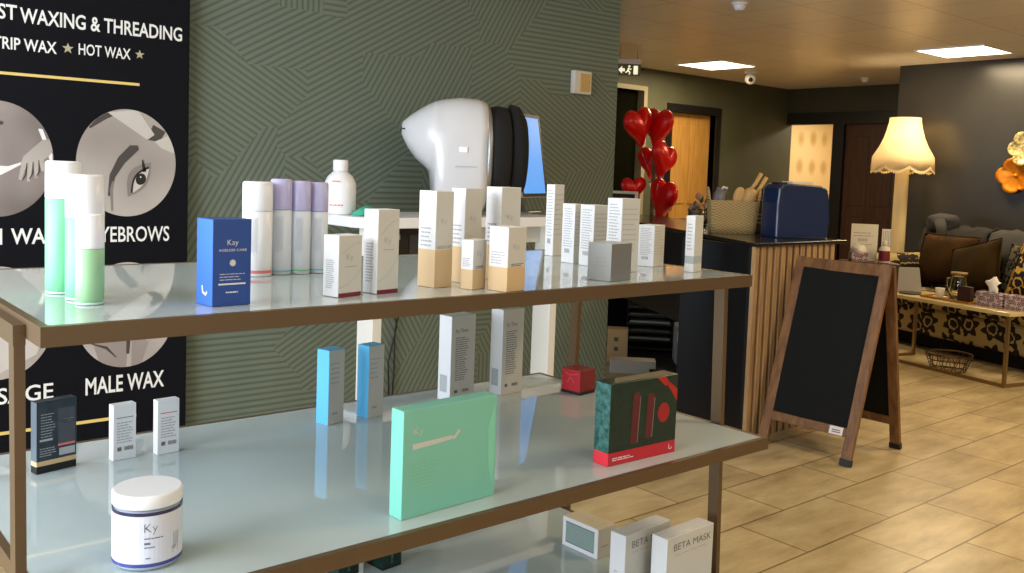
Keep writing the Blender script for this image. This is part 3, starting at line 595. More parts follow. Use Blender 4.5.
for xy, a, lab, cc in (((.548, 1.835), 6.3, 'small white carton with grey line, left of its red lined twin', M['ink']), ((.630, 1.827), 4.6, 'small white carton with a red line, right of its grey lined twin', M['red'])):
    c = Carton('mini_box', lab, 'box', xy, ZL, a, .045, .020, .110, [(.110, B['white'], B['white'])], 'small white printed cartons on the middle shelf')
    c.part('colour_line', cc, lambda bm: bm_rect(bm, c.front, .006, .083, .040, .0845)); c.part('printed_text', M['text'], lambda bm: rows(bm, c.front, .007, .040, .034, .078, 8, .4))
    c.part('barcode', M['ink'], lambda bm: (bm_rect(bm, c.front, .008, .018, .016, .026), [bm_rect(bm, c.front, .022+.0025*k, .018, .0235+.0025*k, .026) for k in range(7)]))
c = Carton('tube_box', 'dark slate boxed tube with gold base band beside the post', 'box', (.411, 1.831), ZL, 12, .075, .022, .135, [(.014, B['black'], B['black']), (.023, B['tan'], B['tan']), (.135, B['navyprint'], mat('slate_side_card', (96, 106, 116), .3), B['navyprint'])])
c.part('tube_picture', mat('tube_grey_print', (74, 76, 88), .4), lambda bm: bm_rect(bm, c.front, .040, .050, .072, .118)); c.part('tube_band_print', pink, lambda bm: bm_rect(bm, c.front, .040, .046, .072, .051))
c.part('printed_text', M['grey'], lambda bm: (rows(bm, c.front, .008, .036, .068, .115, 9, .25), bm_rect(bm, c.front, .006, .060, .030, .064), rows(bm, c.front, .006, .036, .032, .050, 4, .3), rows(bm, c.front, .044, .070, .09, .10, 2, .4), bm_rect(bm, c.front, .042, .028, .072, .042)))
t = thing('cream_jar', 'wide white lidded clear jar with printed label on the middle shelf', 'jar', (.453, 1.352, ZL), math.radians(-14))
jr = .0485
obj('body', lathe([(0, 0), (jr-.004, 0), (jr, .006), (jr, .083), (jr-.004, .088), (0, .088)], 48), mat('clear_jar_plastic', (176, 190, 206), .08, coat=.5), t)
obj('lid', lathe([(0, .090), (jr, .090), (jr+.001, .092), (jr+.001, .107), (jr-.002, .110), (0, .110)], 48), M['white_gloss'], t)
def wrap(bm, a0, a1, z0, z1, rad, n=40):
    for k in range(n):
        p, q = a0+(a1-a0)*k/n, a0+(a1-a0)*(k+1)/n
        bm.faces.new([bm.verts.new((rad*math.cos(x), rad*math.sin(x), z)) for x, z in ((p, z0), (q, z0), (q, z1), (p, z1))])
    return bm
lab = obj('label', wrap(bmesh.new(), -PI*1.05, PI*.6, .012, .081, jr+.0004), mat('lilac_white_label', (218, 220, 232), .45), t)
jt = lambda x, z: ((jr+.0008)*math.cos(x/jr-PI/2), (jr+.0008)*math.sin(x/jr-PI/2), z)
bm = bmesh.new(); bm_text(bm, 'Ky', jt, -.008, .058, .018, .013, -.02); rows(bm, jt, -.008, .022, .048, .052, 1, .4); bm_rect(bm, jt, -.008, .040, .0, .043); rows(bm, jt, -.008, .008, .035, .038, 1, .5); rows(bm, jt, -.006, .002, .019, .022, 1, .6); obj('lettering', bm, M['ink'], lab)
bm = bmesh.new(); [bm_strip(bm, jt, [(.034+.003*k, .020+.004*(k % 3)), (.036+.003*k, .034+.004*(k % 2)), (.035+.0035*k, .050)], .0012) for k in range(4)]; bm_poly(bm, jt, disc_pts(.036, .028, .004, .003, 10)); obj('flower_print', bm, M['text'], lab)
obj('violet_band', wrap(bmesh.new(), -PI, PI, .0065, .0115, jr+.0005, 48), mat('violet_gel', (70, 74, 150), .2), t); obj('dark_band', wrap(bmesh.new(), -PI, PI, .0815, .0865, jr+.0003, 48), mat('dark_violet_gel', (58, 52, 84), .2), t)
# --- bottom shelf
c = Carton('window_box', 'low cream carton with a grey green label window on the bottom shelf', 'box', (1.627, 1.562), ZB, 2, .066, .124, .077, [(.077, B['offwhite'], B['white'], B['cream'])])
c.part('window_label', mat('grey_green_print', (138, 158, 152), .3), lambda bm: bm_rect(bm, c.left, .012, .014, .112, .064)); c.part('printed_text', M['text'], lambda bm: (rows(bm, c.left, .03, .10, .03, .055, 4, .2), bm_rect(bm, c.front, .012, .028, .04, .032), bm_strip(bm, lambda x, z: (x, z, .0776), [(.02, .05), (.035, .05), (.03, .07)], .0015)))
c.part('window_border', M['ink'], lambda bm: (bm_rect(bm, c.left, .012, .064, .112, .0665), bm_rect(bm, c.left, .012, .0115, .112, .014)))
for xy, a, w, h, lab in (((1.526, 1.378), 3, .165, .145, 'white mask carton behind its twin on the bottom shelf'), ((1.590, 1.310), 1.5, .172, .145, 'white mask carton at the front corner of the bottom shelf')):
    c = Carton('mask_box', lab, 'box', xy, ZB, a, w, .045, h, [(h, B['offwhite'], B['white'], B['white'])], 'white mask cartons on the bottom shelf')
    c.part('lettering', M['ink'], lambda bm: bm_text(bm, 'BETA MASK', c.front, w*.14, h*.77, w*.80, .016, -.004)); c.part('underline', M['text'], lambda bm: rows(bm, c.front, w*.16, w*.95, h*.69, h*.71, 1, .5))
    c.part('side_print', M['text'], lambda bm: rows(bm, c.left, .014, .026, h*.2, h*.42, 5, .4))
    c.part('lid_tab', M['white_gloss'], lambda bm: bm_rect(bm, lambda x, z: (x, z, h+.0004), w*.25, .006, w*.6, .012))
for x, y, lab in ((1.158, 1.815, 'dark green carton on the bottom shelf below the mint box'), (1.052, 1.835, 'dark green carton on the bottom shelf, further from the mint box')):
    c = Carton('gift_set_box', lab, 'box', (x, y), ZB, 6, .058, .075, .075, [(.006, B['black'], B['black']), (.075, B['dkgreen'], B['dkgreen'])], 'dark green cartons on the bottom shelf')
    c.part('ribbon_print', M['teal_foil'], lambda bm: bm_rect(bm, c.front, .025, .012, .032, .074))

# ------------------------------------------------------------------ white desk, its device, screen and bottle
DZ = 1.168
t = thing('reception_desk', 'white high desk against the green wall behind the rack', 'desk', (0, 0, 0))
DX0, DX1, DY0, DY1 = 1.79, 2.84, 3.0, 3.42
poly = [(DX1, DY0), (DX1, DY1), (DX0, DY1)]+[(DX0+.10-.10*math.cos(a), DY0+.10-.10*math.sin(a)) for a in [PI/2*k/6 for k in range(7)]]
obj('desktop', prism(poly, DZ-.042, DZ), M['white_gloss'], t, bevel=.004)
lam = mat('white_laminate', (226, 224, 218), .4)
for x in (1.864, 2.787): obj('leg', box_bm(((x, 3.04, 0), (x+.043, 3.155, DZ-.042))), lam, t, bevel=.003)
obj('rear_rail', box_bm(((1.907, 3.12, DZ-.12), (2.787, 3.14, DZ-.042))), M['offwhite'], t)
t = thing('computer_unit', 'black computer unit mounted under the white desk', 'computer', (2.10, 3.16, DZ-.042-.17))
obj('case', box_bm(((-.13, -.08, 0), (.13, .12, .17))), M['black'], t, bevel=.004); obj('vent_panel', box_bm(((-.05, -.086, .02), (.10, -.079, .14))), M['dkgrey'], t); obj('power_button', box_bm(((-.115, -.085, .12), (-.095, -.079, .14))), M['silver'], t)
# skin imaging device
mc = thing('skin_scanner', 'white domed skin imaging machine with a black face hood on the desk', 'skin scanner', (2.42, 3.238, DZ), math.radians(-30))
def ring(x, zt, zb, hw, n=28, p=2.4):
    zc, hz = (zt+zb)/2, (zt-zb)/2; o = []
    for k in range(n):
        a = 2*PI*k/n; ca, sa = math.cos(a), math.sin(a)
        o.append(((x-2.45)*.755, hw*math.copysign(abs(ca)**(2/p), ca), zc-DZ+hz*math.copysign(abs(sa)**(2/p), sa)))
    return o
body = [(2.098, 1.552, 1.505, .015), (2.108, 1.563, 1.488, .04), (2.135, 1.582, 1.45, .08), (2.18, 1.608, 1.405, .115), (2.235, 1.634, 1.37, .145), (2.262, 1.645, 1.35, .155), (2.275, 1.649, 1.30, .16), (2.290, 1.654, 1.18, .165), (2.33, 1.662, 1.170, .175), (2.42, 1.672, 1.170, .185), (2.52, 1.668, 1.170, .19), (2.566, 1.657, 1.19, .186)]
obj('hood', loft([ring(*q, p=2.6 if q[0] < 2.27 else 3.2) for q in body]), mat('pale_grey_shell', (208, 208, 213), .22), mc)
obj('mouth_slot', loft([ring(2.0965, 1.537, 1.522, .012), ring(2.112, 1.535, 1.520, .052), ring(2.12, 1.534, 1.521, .03)]), M['dkgrey'], mc)
obj('silver_rim', loft([ring(2.560, 1.655, 1.20, .19), ring(2.575, 1.652, 1.21, .195), ring(2.590, 1.640, 1.225, .19), ring(2.592, 1.61, 1.25, .16)]), M['silver'], mc)
obj('face_hood', loft([ring(2.585, 1.60, 1.25, .15), ring(2.590, 1.635, 1.235, .185), ring(2.64, 1.645, 1.24, .185), ring(2.69, 1.64, 1.245, .18), ring(2.705, 1.62, 1.26, .165)]), M['blackfab'], mc)
obj('chin_pad', loft([ring(2.69, 1.60, 1.28, .13), ring(2.72, 1.655, 1.26, .16), ring(2.765, 1.645, 1.255, .165), ring(2.80, 1.60, 1.27, .15), ring(2.815, 1.55, 1.32, .1)]), mat('black_foam', (7, 7, 8), .9), mc)
obj('glint_patch', box_bm(((-.035, -.192, .265), (.0, -.180, .290))), mat('glint_white', (250, 250, 252), .15), mc, bevel=.003); obj('button', lathe([(0, -.197), (.010, -.197), (.012, -.18), (0, -.18)], 20), M['silver'], mc).matrix_local = Matrix.Translation((.025, 0, .277)) @ Matrix.Rotation(-PI/2, 4, 'X') @ Matrix.Scale(-1, 4, (0, 0, 1))  # raised white patch painted in place of a glint on the shell
obj('vent_line', box_bm(((-.05, -.1885, .205), (.04, -.18, .209))), M['grey'], mc)
mo = thing('monitor', 'slim computer screen showing blue beside the skin scanner', 'monitor', (2.955, 3.315, DZ), math.radians(24))
tilt = Matrix.Rotation(math.radians(-9), 4, 'X')
bm = box_bm(((-.20, -.012, .075), (.085, .012, .475))); bm.transform(tilt); obj('housing', bm, M['offwhite'], mo, bevel=.008)
bm = box_bm(((-.196, -.0135, .079), (.077, -.0115, .471))); bm.transform(tilt); bz = obj('bezel', bm, M['bezel'], mo)
bm = box_bm(((-.185, -.0145, .094), (.056, -.0130, .456))); bm.transform(tilt); obj('screen', bm, M['screen'], mo)
bm = bmesh.new(); bm_tube(bm, [(-.1, .05, .012), (-.1, .05, .2)], .015, 12); obj('stand', bm, M['silver'], mo); obj('foot', box_bm(((-.17, -.02, 0), (-.03, .1, .012))), M['silver'], mo, bevel=.004)
# desk part under the monitor
t = thing('care_bottle', 'large white printed bottle with round shoulders on the desk end', 'bottle', (1.835, 3.26, DZ), math.radians(-30))
obj('body', lathe([(0, 0), (.056, 0), (.062, .006), (.064, .09), (.062, .125), (.050, .15), (.034, .165), (.027, .172), (0, .172)]), M['white_gloss'], t)
obj('cap', lathe([(0, .172), (.028, .172), (.030, .175), (.030, .212), (.027, .216), (0, .216)]), M['white_gloss'], t)
bt = lambda x, z: (.0632*math.cos(x/.06-PI/2), .0632*math.sin(x/.06-PI/2), z)
bm = bmesh.new(); bm_rect(bm, bt, -.03, .128, .0, .134, 0); rows(bm, bt, -.04, .03, .035, .042, 1, .8); bm_strip(bm, bt, [(-.045, .085), (-.03, .078), (-.02, .08)], .006); obj('pink_print', bm, pink, t)
bm = bmesh.new(); bm_strip(bm, bt, [(.015, .08), (.035, .084), (.05, .078)], .01); bm_strip(bm, lambda x, z: (.0302*math.cos(x/.03-PI/2), .0302*math.sin(x/.03-PI/2), z), [(-.02, .192), (.005, .194)], .009); obj('blue_print', bm, lblue, t)
t = thing('cosmetic_pouch', 'small teal sachet lying on the desk beside the white bottle', 'pouch', (1.905, 3.17, DZ), .15)
sec = []
for k in range(7):
    x = -.055+.11*k/6; h = .012+.028*math.sin(PI*k/6); sec.append([(x, -.03, .001), (x, .03, .001), (x, .03, h*.6), (x, 0, h), (x, -.03, h*.6)])
obj('sachet', loft(sec), mat('teal_film', (70, 176, 150), .3), t); obj('sealed_edge', box_bm(((.053, -.032, .001), (.064, .032, .004))), mat('dark_teal_film', (40, 120, 110), .3), t)

# ------------------------------------------------------------------ reception counter with slatted front
CT = 1.04
ct = thing('reception_counter', 'black counter with vertical oak slat front', 'counter', (0, 0, 0))
P0 = Vector((4.02, 2.835)); dr = Vector((.48, .878)); nr = Vector((.878, -.48))
L_ = 3.0
def on(tt, off=0): v = P0+dr*tt+nr*off; return (v.x, v.y)
topoly = [(3.995, 2.81), (4.88, 2.81), (4.88, 3.27), on(L_, .56), on(L_, -.02)]
obj('worktop', prism(topoly, CT-.02, CT), M['counter_top'], ct, bevel=.004)
obj('slat_backing', box_bm(((4.02, 2.85, 0), (4.80, 2.87, CT-.02))), M['counter_black'], ct)
bm = bmesh.new(); n = 13
for k in range(n):
    x = 4.02+.78*k/n; bm_box(bm, (x, 2.828, .0), (x+.036, 2.852, CT-.021))
obj('slat_panel', bm, M['oak_slat'], ct, bevel=.002)
obj('end_panel', box_bm(((4.78, 2.87, 0), (4.80, 3.25, CT-.02))), M['counter_black'], ct)
ta = .93
obj('side_panel', prism([(4.02, 2.850), (4.19, 3.45), (4.215, 3.443), (4.045, 2.850)], 0, CT-.0205), M['counter_black'], ct)
obj('apron', prism([on(ta), on(L_), on(L_, .02), on(ta, .02)], .46, CT-.02), M['counter_black'], ct)
obj('back_panel', prism([on(.9, .80), on(L_, .80), on(L_, .82), on(.9, .82)], 0, CT-.021), M['counter_black'], ct)
obj('divider_panel', prism([on(ta, .025), on(ta, .80), on(ta+.02, .80), on(ta+.02, .025)], 0, CT-.02), M['counter_black'], ct)
obj('dark_base', prism([on(ta+.02, .03), on(L_, .03), on(L_, .80), on(ta+.02, .80)], 0, .04), M['sofa_dark'], ct)
obj('end_panel', prism([on(L_-.02), on(L_), on(L_, .82), on(L_-.02, .82)], 0, CT-.0205), M['counter_black'], ct)
sk_ang = math.atan2(dr.y, dr.x)
# stacked letter trays under the counter (local x along the counter run)
t = thing('letter_tray_stack', 'stack of black letter trays with papers under the counter', 'letter tray', (5.24, 4.59, .04), math.radians(131))
bm = bmesh.new()
for sx in (-.17, .165): bm_box(bm, (sx, -.30, 0), (sx+.008, 0, .37))
obj('side_frame', bm, M['black'], t)
for k in range(6):
    z = .02+k*.062
    tr = obj('tray', box_bm(((-.162, -.30, z), (.165, 0, z+.006)), ((-.162, -.006, z+.006), (.165, 0, z+.016)), ((-.162, -.30, z+.006), (.165, -.294, z+.016))), M['dkgrey'], t)
    if k in (1, 2, 3, 4): obj('paper', box_bm(((-.15, -.29, z+.007), (.15, -.01, z+.022+.006*(k % 2)))), [M['magazine'], M['offwhite']][k % 2], tr)
c = Carton('storage_box', 'flat white carton in front of the letter trays under the counter', 'box', (4.60, 4.37), 0, -45, .31, .13, .09, [(.09, B['offwhite'], B['white'], B['cream'])])
c = Carton('cardboard_box', 'tan cardboard carton beside the letter trays under the counter', 'box', (4.86, 4.66), 0, -45, .15, .13, .24, [(.24, B['tan'], mat('kraft_board', (150, 130, 92), .7))])
c.part('printed_text', M['ink'], lambda bm: (bm_rect(bm, c.front, .05, .15, .08, .18), bm_rect(bm, c.front, .05, .08, .08, .11)))
t = thing('document_folder', 'upright grey document folder beside the black end panel', 'folder', (5.09, 4.17, .04), math.radians(-45))
obj('cover', box_bm(((-.03, 0, 0), (.03, .22, .27))), M['magazine'], t, bevel=.004); obj('spine_label', box_bm(((-.02, -.0015, .16), (.02, .0, .24))), M['white'], t)

# things on the counter
def rounded_rect(hx, hy, rad, n=6):
    o = []
    for cx, cy, a in ((hx-rad, hy-rad, 0), (-hx+rad, hy-rad, PI/2), (-hx+rad, -hy+rad, PI), (hx-rad, -hy+rad, 1.5*PI)):
        for k in range(n+1): b = a+PI/2*k/n; o.append((cx+rad*math.cos(b), cy+rad*math.sin(b)))
    return o
bk = thing('wicker_basket', 'woven seagrass basket with two loop handles on the counter', 'basket', (4.625, 3.435, CT), math.radians(-44))
sec = [[(x*s, y*s, z) for x, y in rounded_rect(.146, .10, .04)] for s, z in ((.90, 0), (.94, .06), (.985, .13), (1.03, .19), (1.03, .196), (.985, .196), (.93, .13), (.86, .02))]
obj('body', loft(sec), M['wicker'], bk)
for sx in (-1, 1):
    bm = bmesh.new(); bm_tube(bm, [(sx*.143, -.045, .185), (sx*.152, -.04, .235), (sx*.155, -.015, .268), (sx*.155, .015, .268), (sx*.152, .04, .235), (sx*.143, .045, .185)], .008, 8); obj('handle', bm, M['wicker'], bk)
def local(o, p, rz): return o.location+Matrix.Rotation(rz, 3, 'Z') @ Vector(p)
brz = math.radians(-44)
t = thing('wooden_paddle', 'rounded wooden paddle brush standing in the wicker basket', 'brush', local(bk, (-.015, .0, .03), brz), brz)
t.rotation_euler = (0, math.radians(14), brz)
obj('paddle', loft([[(w*math.cos(2*PI*k/16), .012*math.sin(2*PI*k/16), z) for k in range(16)] for z, w in ((0, .012), (.12, .013), (.15, .026), (.2, .034), (.235, .030), (.252, .016), (.256, .004))]), M['beech'], t)
t = thing('massage_roller', 'ridged wooden massage roller standing in the wicker basket', 'massage roller', local(bk, (.035, .0, .05), brz), brz)
t.rotation_euler = (0, math.radians(20), brz)
prof = [(0, 0), (.03, 0)]
for k in range(5): prof += [(.044, .10+.028*k), (.034, .114+.028*k)]
prof += [(.02, .235), (0, .235)]
obj('roller', lathe(prof, 20), M['beech'], t); bm = bmesh.new()
for dx, L in ((-.014, .34), (.024, .33)): bm_tube(bm, [(dx, 0, .20), (dx+.016, 0, .27), (dx+.024, 0, L)], [.011, .012, .013], 10)
obj('prongs', bm, M['beech'], t)
t = thing('plastic_bag', 'crumpled grey clear bag standing up in the wicker basket', 'bag', local(bk, (-.075, .02, .03), brz), brz)
sec = []
for k in range(7):
    z = .0+.235*k/6; o = []
    for j in range(14):
        a = 2*PI*j/14; w = (.040+.012*math.sin(3*a+k*1.3))*(1-.35*(k/6)**3); o.append((w*1.2*math.cos(a), w*math.sin(a), z+.012*math.sin(2*a+k) if k == 6 else z))
    sec.append(o)
obj('film', loft(sec), M['bag'], t); bm = bmesh.new(); bm_tube(bm, [(.0, -.01, .22), (.015, -.015, .245), (.04, -.01, .238)], .008, 8); obj('twist_tie', bm, M['white'], t)
t = thing('folded_bag', 'grey folded gift bag between the basket and the navy case', 'bag', (4.865, 3.425, CT), math.radians(-40))
obj('bag_body', box_bm(((-.045, -.05, 0), (.045, .05, .245))), M['cloth_grey'], t, bevel=.01); bm = bmesh.new(); [bm_rect(bm, lambda x, z: (x, -.0505, z), -.03, z, .02, z+.006) for z in (.06, .085, .11, .2)]; obj('printed_text', bm, M['magazine'], t)
bm = bmesh.new(); bm_tube(bm, [(-.03, .01, .245), (-.02, .01, .285), (.02, .01, .285), (.03, .01, .245)], .004, 6); obj('handle', bm, M['cord'], t)
nv = thing('equipment_case', 'glossy navy blue rounded case at the end of the counter', 'case', (4.685, 3.03, CT), math.radians(-22))
sec = []
for y, s in ((-.06, .96), (-.05, 1), (.09, 1), (.12, .92)):
    sec.append([(x*s, y, z) for x, z in ((-.170, .0), (.172, .0), (.184, .03), (.188, .12), (.174, .25), (.156, .29), (.12, .304), (-.08, .310), (-.14, .306), (-.162, .282), (-.170, .2))])
obj('shell', loft(sec, smooth=False), M['navy'], nv, bevel=.008); obj('lid_seam', box_bm(((-.158, -.061, .272), (.160, -.056, .276))), M['black'], nv)
obj('hinge_strip', box_bm(((-.14, .0, .304), (-.07, .06, .318))), M['black'], nv, bevel=.004)
t = thing('paper_pad', 'small white paper pad lying on top of the navy case', 'paper pad', local(nv, (.02, .03, .312), math.radians(-22)), math.radians(-22)+.1)
obj('pages', box_bm(((-.075, -.04, 0), (.075, .05, .012))), M['petal'], t); obj('backing_board', box_bm(((-.077, -.042, -.002), (.077, .052, .0)),), M['tan'], t)
t = thing('flower_jar', 'clear jar of dried flowers on the counter behind the slim carton', 'flower jar', (5.03, 4.02, CT))
obj('jar', lathe([(0, 0), (.06, 0), (.066, .01), (.066, .10), (.055, .115), (.052, .115), (.06, .1), (.06, .015), (0, .012)]), M['glass'], t)
bm = bmesh.new()
for k in range(24):
    a = random.random()*6.28; q = random.random()**.5*.052; s = bmesh.ops.create_icosphere(bm, subdivisions=1, radius=random.uniform(.014, .022), matrix=Matrix.Translation((q*math.cos(a), q*math.sin(a), random.uniform(.03, .15))))
obj('dried_petals', bm, M['blush'], t); bm = bmesh.new()
for k in range(14):
    a = random.random()*6.28; q = .03+.03*random.random(); bmesh.ops.create_icosphere(bm, subdivisions=1, radius=.02, matrix=Matrix.Translation((q*math.cos(a)*1.2, q*math.sin(a)*1.2, random.uniform(.05, .19))) @ Matrix.Scale(.4, 4, (1, 0, 0)))
obj('leaves', bm, M['leafgreen'], t)
bm = bmesh.new(); bmesh.ops.create_icosphere(bm, subdivisions=2, radius=.025, matrix=Matrix.Translation((0, 0, .20))); obj('top_bud', bm, M['blush'], t)
t = thing('ribbon_bow', 'small red and white wrapped gift beside the wicker basket', 'gift', (4.85, 3.72, CT), .3)
obj('wrapping', box_bm(((-.035, -.03, 0), (.035, .03, .09))), M['red_tube'], t, bevel=.01); obj('ribbon', box_bm(((-.037, -.006, 0), (.037, .006, .092)), ((-.006, -.032, 0), (.006, .032, .092))), M['white'], t)
t = thing('picture_frame', 'leaning dark picture with cream frame at the counter far end', 'picture frame', (5.06, 4.79, CT), math.radians(-62))
tl = Matrix.Rotation(math.radians(-12), 4, 'X')
bm = box_bm(((-.13, -.01, 0), (.13, .01, .02)), ((-.13, -.01, .19), (.13, .01, .21)), ((-.13, -.01, .02), (-.11, .01, .19)), ((.11, -.01, .02), (.13, .01, .19))); bm.transform(tl); obj('frame', bm, M['cream'], t)
bm = box_bm(((-.11, -.004, .02), (.11, .006, .19))); bm.transform(tl); obj('picture', bm, M['black'], t)
bm = bmesh.new(); bm_bar(bm, (0, .09, .0), (0, .03, .15), .03, .006, (1, 0, 0)); obj('strut', bm, M['black'], t)

# ------------------------------------------------------------------ heart balloons on a stand
def heart_bm(size):
    bm = bmesh.new(); nt, nr_ = 36, 7
    def pt(tt, rr):
        x = 16*math.sin(tt)**3; z = 13*math.cos(tt)-5*math.cos(2*tt)-2*math.cos(3*tt)-math.cos(4*tt); return x/17*rr, (z+2)/17*rr
    for sgn in (-1, 1):
        c0 = bm.verts.new((0, sgn*.36*size/2, 0)); prev = None
        for i in range(1, nr_+1):
            rr = math.sin(PI/2*i/nr_); ring_ = []
            for k in range(nt):
                x, z = pt(2*PI*k/nt, rr); w = .36*math.sqrt(max(0, 1-rr*rr))*(1+.05*math.sin(k*2.5)*rr); ring_.append(bm.verts.new((x*size/2, sgn*w*size/2, z*size/2)))
            for k in range(nt):
                k2 = (k+1) % nt
                if prev is None: bm.faces.new((c0, ring_[k], ring_[k2]))
                else: bm.faces.new((prev[k], ring_[k], ring_[k2], prev[k2]))
            prev = ring_
    bmesh.ops.remove_doubles(bm, verts=bm.verts[:], dist=1e-4); bmesh.ops.recalc_face_normals(bm, faces=bm.faces[:])
    for fc in bm.faces: fc.smooth = True
    return bm
BX, BY = 6.08, 5.36
st = thing('balloon_stand', 'taupe pole stand holding the bunch of red heart balloons', 'balloon stand', (BX, BY, 0))
obj('weight_base', lathe([(0, 0), (.13, 0), (.13, .015), (.03, .04), (0, .04)]), M['ribbon'], st)
bm = bmesh.new(); bm_tube(bm, [(0, 0, .03), (0, 0, 1.55)], .022, 10); obj('pole', bm, M['ribbon'], st)
hd = [(5.985, 5.475, 1.785, .40, .80, 'red heart balloon at the top left of the bunch', -.24), (6.22, 5.46, 1.79, .42, -1.10, 'red heart balloon at the top right of the bunch, seen turned', .1), (6.045, 5.23, 1.505, .37, .82, 'red heart balloon in the middle of the bunch, tilted right', .30),
      (6.06, 5.225, 1.17, .42, -1.2, 'lowest long red heart balloon in front of the oak door', .16), (5.955, 5.47, 1.25, .25, .2, 'small red heart balloon low on the left of the bunch', -.1), (6.26, 5.56, 1.49, .34, -.9, 'red heart balloon half hidden behind the middle of the bunch', 0)]
for x, y, z, s, yaw_, lab, tl in hd:
    t = thing('heart_balloon', lab, 'balloon', (x, y, z), math.radians(-40)+yaw_, 'red heart balloons on the stand')
    t.rotation_euler = (0, tl, math.radians(-40)+yaw_)
    obj('foil_heart', heart_bm(s), M['balloon'], t); bm = bmesh.new(); bm_tube(bm, [(0, 0, -s*.50), (0, .0, -s*.5-.02)], [.012, .004], 8); obj('neck', bm, M['balloon'], t)
    iv = (Matrix.Translation((x, y, z)) @ t.rotation_euler.to_matrix().to_4x4()).inverted(); bm = bmesh.new(); bm_tube(bm, [(0, 0, -s*.5-.015), iv @ Vector((BX+.024*(1 if x > BX else -1), BY-.02, max(.7, z-.45)))], .0022, 5); obj('string', bm, M['silver'], t)

# ------------------------------------------------------------------ A-board chalkboard
ab = thing('chalkboard_sign', 'blank wooden framed chalkboard standing open before the slat counter', 'chalkboard', (0, 0, 0))
def leaf(fR, fL, tR, tL, nm, sgn):
    fR, fL, tR, tL = map(Vector, (fR, fL, tR, tL)); side = (fL-fR).normalized()
    pt = lambda a, b: (fR.lerp(fL, a)).lerp(tR.lerp(tL, a), b)
    W_ = .052
    for nme, a in (('stile', .05), ('stile', .95)):
        bm = bmesh.new(); bm_bar(bm, pt(a, .0), pt(a, 1), W_, .024, side); st_ = obj(nme, bm, M['frame'], ab, bevel=.003)
        bm = bmesh.new(); bm_bar(bm, pt(a, -.002), pt(a, .03), W_+.004, .028, side); obj('foot_cap', bm, M['black'], st_)
    for nme, b in (('top_rail', .968), ('bottom_rail', .155)):
        bm = bmesh.new(); bm_bar(bm, pt(.098, b), pt(.902, b), .058 if b > .5 else .045, .022, pt(.5, 1)-pt(.5, 0)); obj(nme, bm, M['frame'], ab, bevel=.003)
    bm = bmesh.new(); bm_bar(bm, pt(.5, .176), pt(.5, .94), (fL-fR).length*.80, .010, side); obj('chalk_panel', bm, M['chalk'], ab)
    return pt, side
pt, side = leaf((4.075, 2.262, .004), (4.035, 2.762, .004), (4.300, 2.232, .972), (4.300, 2.757, .972), 'front', -1)
leaf((4.585, 2.275, .004), (4.56, 2.775, .004), (4.326, 2.232, .965), (4.326, 2.757, .965), 'rear', 1)
for a in (.12, .88):
    bm = bmesh.new(); bm_tube(bm, [pt(a, .985)+Vector((.012, -.02, .004)), pt(a, .985)+Vector((.012, .02, .004))], .008, 10); obj('hinge', bm, M['silver'], ab)
bm = bmesh.new(); n_ = side.cross((pt(.5, 1)-pt(.5, 0)).normalized()); n_ = n_ if n_.x < 0 else -n_; upv = (pt(.5, 1)-pt(.5, 0)).normalized()
o0 = pt(.2, .155)+n_*.0125; tg = lambda x, z: o0-side*x+upv*z
bm_rect(bm, tg, -.035, -.020, .035, .020); obj('maker_tag', bm, M['white'], ab)
bm = bmesh.new(); tg2 = lambda x, z: o0+n_*.0006-side*x+upv*z; rows(bm, tg2, -.02, .028, -.010, .010, 2, .5); obj('tag_print', bm, M['maroon'], ab)

# ------------------------------------------------------------------ side table behind the chalkboard with its small things
sx, sy = 5.93, 3.25; SR = math.radians(-45)
t = thing('side_table', 'slim dark side table hidden behind the chalkboard', 'side table', (sx, sy, 0), SR)
obj('table_top', box_bm(((-.17, -.12, .813), (.17, .12, .835))), M['brown_door'], t, bevel=.003)
for a in (-1, 1):
    for b in (-1, 1): obj('leg', box_bm(((a*.15-.015, b*.10-.015, 0), (a*.15+.015, b*.10+.015, .813))), M['brown_door'], t)
Q = lambda x, y, z=.835: (sx+x*math.cos(SR)-y*math.sin(SR), sy+x*math.sin(SR)+y*math.cos(SR), z)
t = thing('counter_sign', 'white printed card sign standing behind the chalkboard top', 'sign', Q(-.02, .05), SR)
obj('card', box_bm(((-.095, 0, 0), (.085, .004, .255))), M['petal'], t); bm = bmesh.new(); to = lambda x, z: (x, -.0005, z); rows(bm, to, -.08, .07, .17, .21, 2, .3); [bm_rect(bm, to, -.045+.016*k, .135, -.045+.016*k+.010, .155) for k in range(4)]; rows(bm, to, -.07, .05, .10, .125, 2, .3); obj('printed_text', bm, M['text'], t); obj('stand_foot', box_bm(((-.06, -.01, 0), (.05, .04, .006))), M['petal'], t)
t = thing('tissue_pouf', 'small floral tissue box with a puffed tissue beside the bottle', 'tissue box', Q(-.085, -.045), SR)
obj('carton', box_bm(((-.055, -.04, 0), (.055, .04, .065))), M['floralbox'], t, bevel=.006); bm = bmesh.new(); bmesh.ops.create_icosphere(bm, subdivisions=3, radius=.05)
for v in bm.verts: v.co *= 1+.16*math.sin(v.co.x*90)*math.cos(v.co.y*80+v.co.z*60)
bm.transform(Matrix.Translation((0, 0, .085)) @ Matrix.Scale(.75, 4, (0, 0, 1))); obj('tissue', bm, M['tissue'], t, smooth=True)
t = thing('sanitiser_bottle', 'white capped bottle with a dark red label behind the chalkboard', 'bottle', Q(.09, -.03), SR)
obj('body', lathe([(0, 0), (.034, 0), (.036, .004), (.036, .09), (.03, .105), (.012, .115), (0, .115)]), M['petal'], t); obj('label', lathe([(.0365, .012), (.0368, .014), (.0368, .08), (.0365, .082)]), M['maroon'], t); obj('cap', lathe([(0, .115), (.013, .115), (.013, .15), (0, .15)]), M['petal'], t)
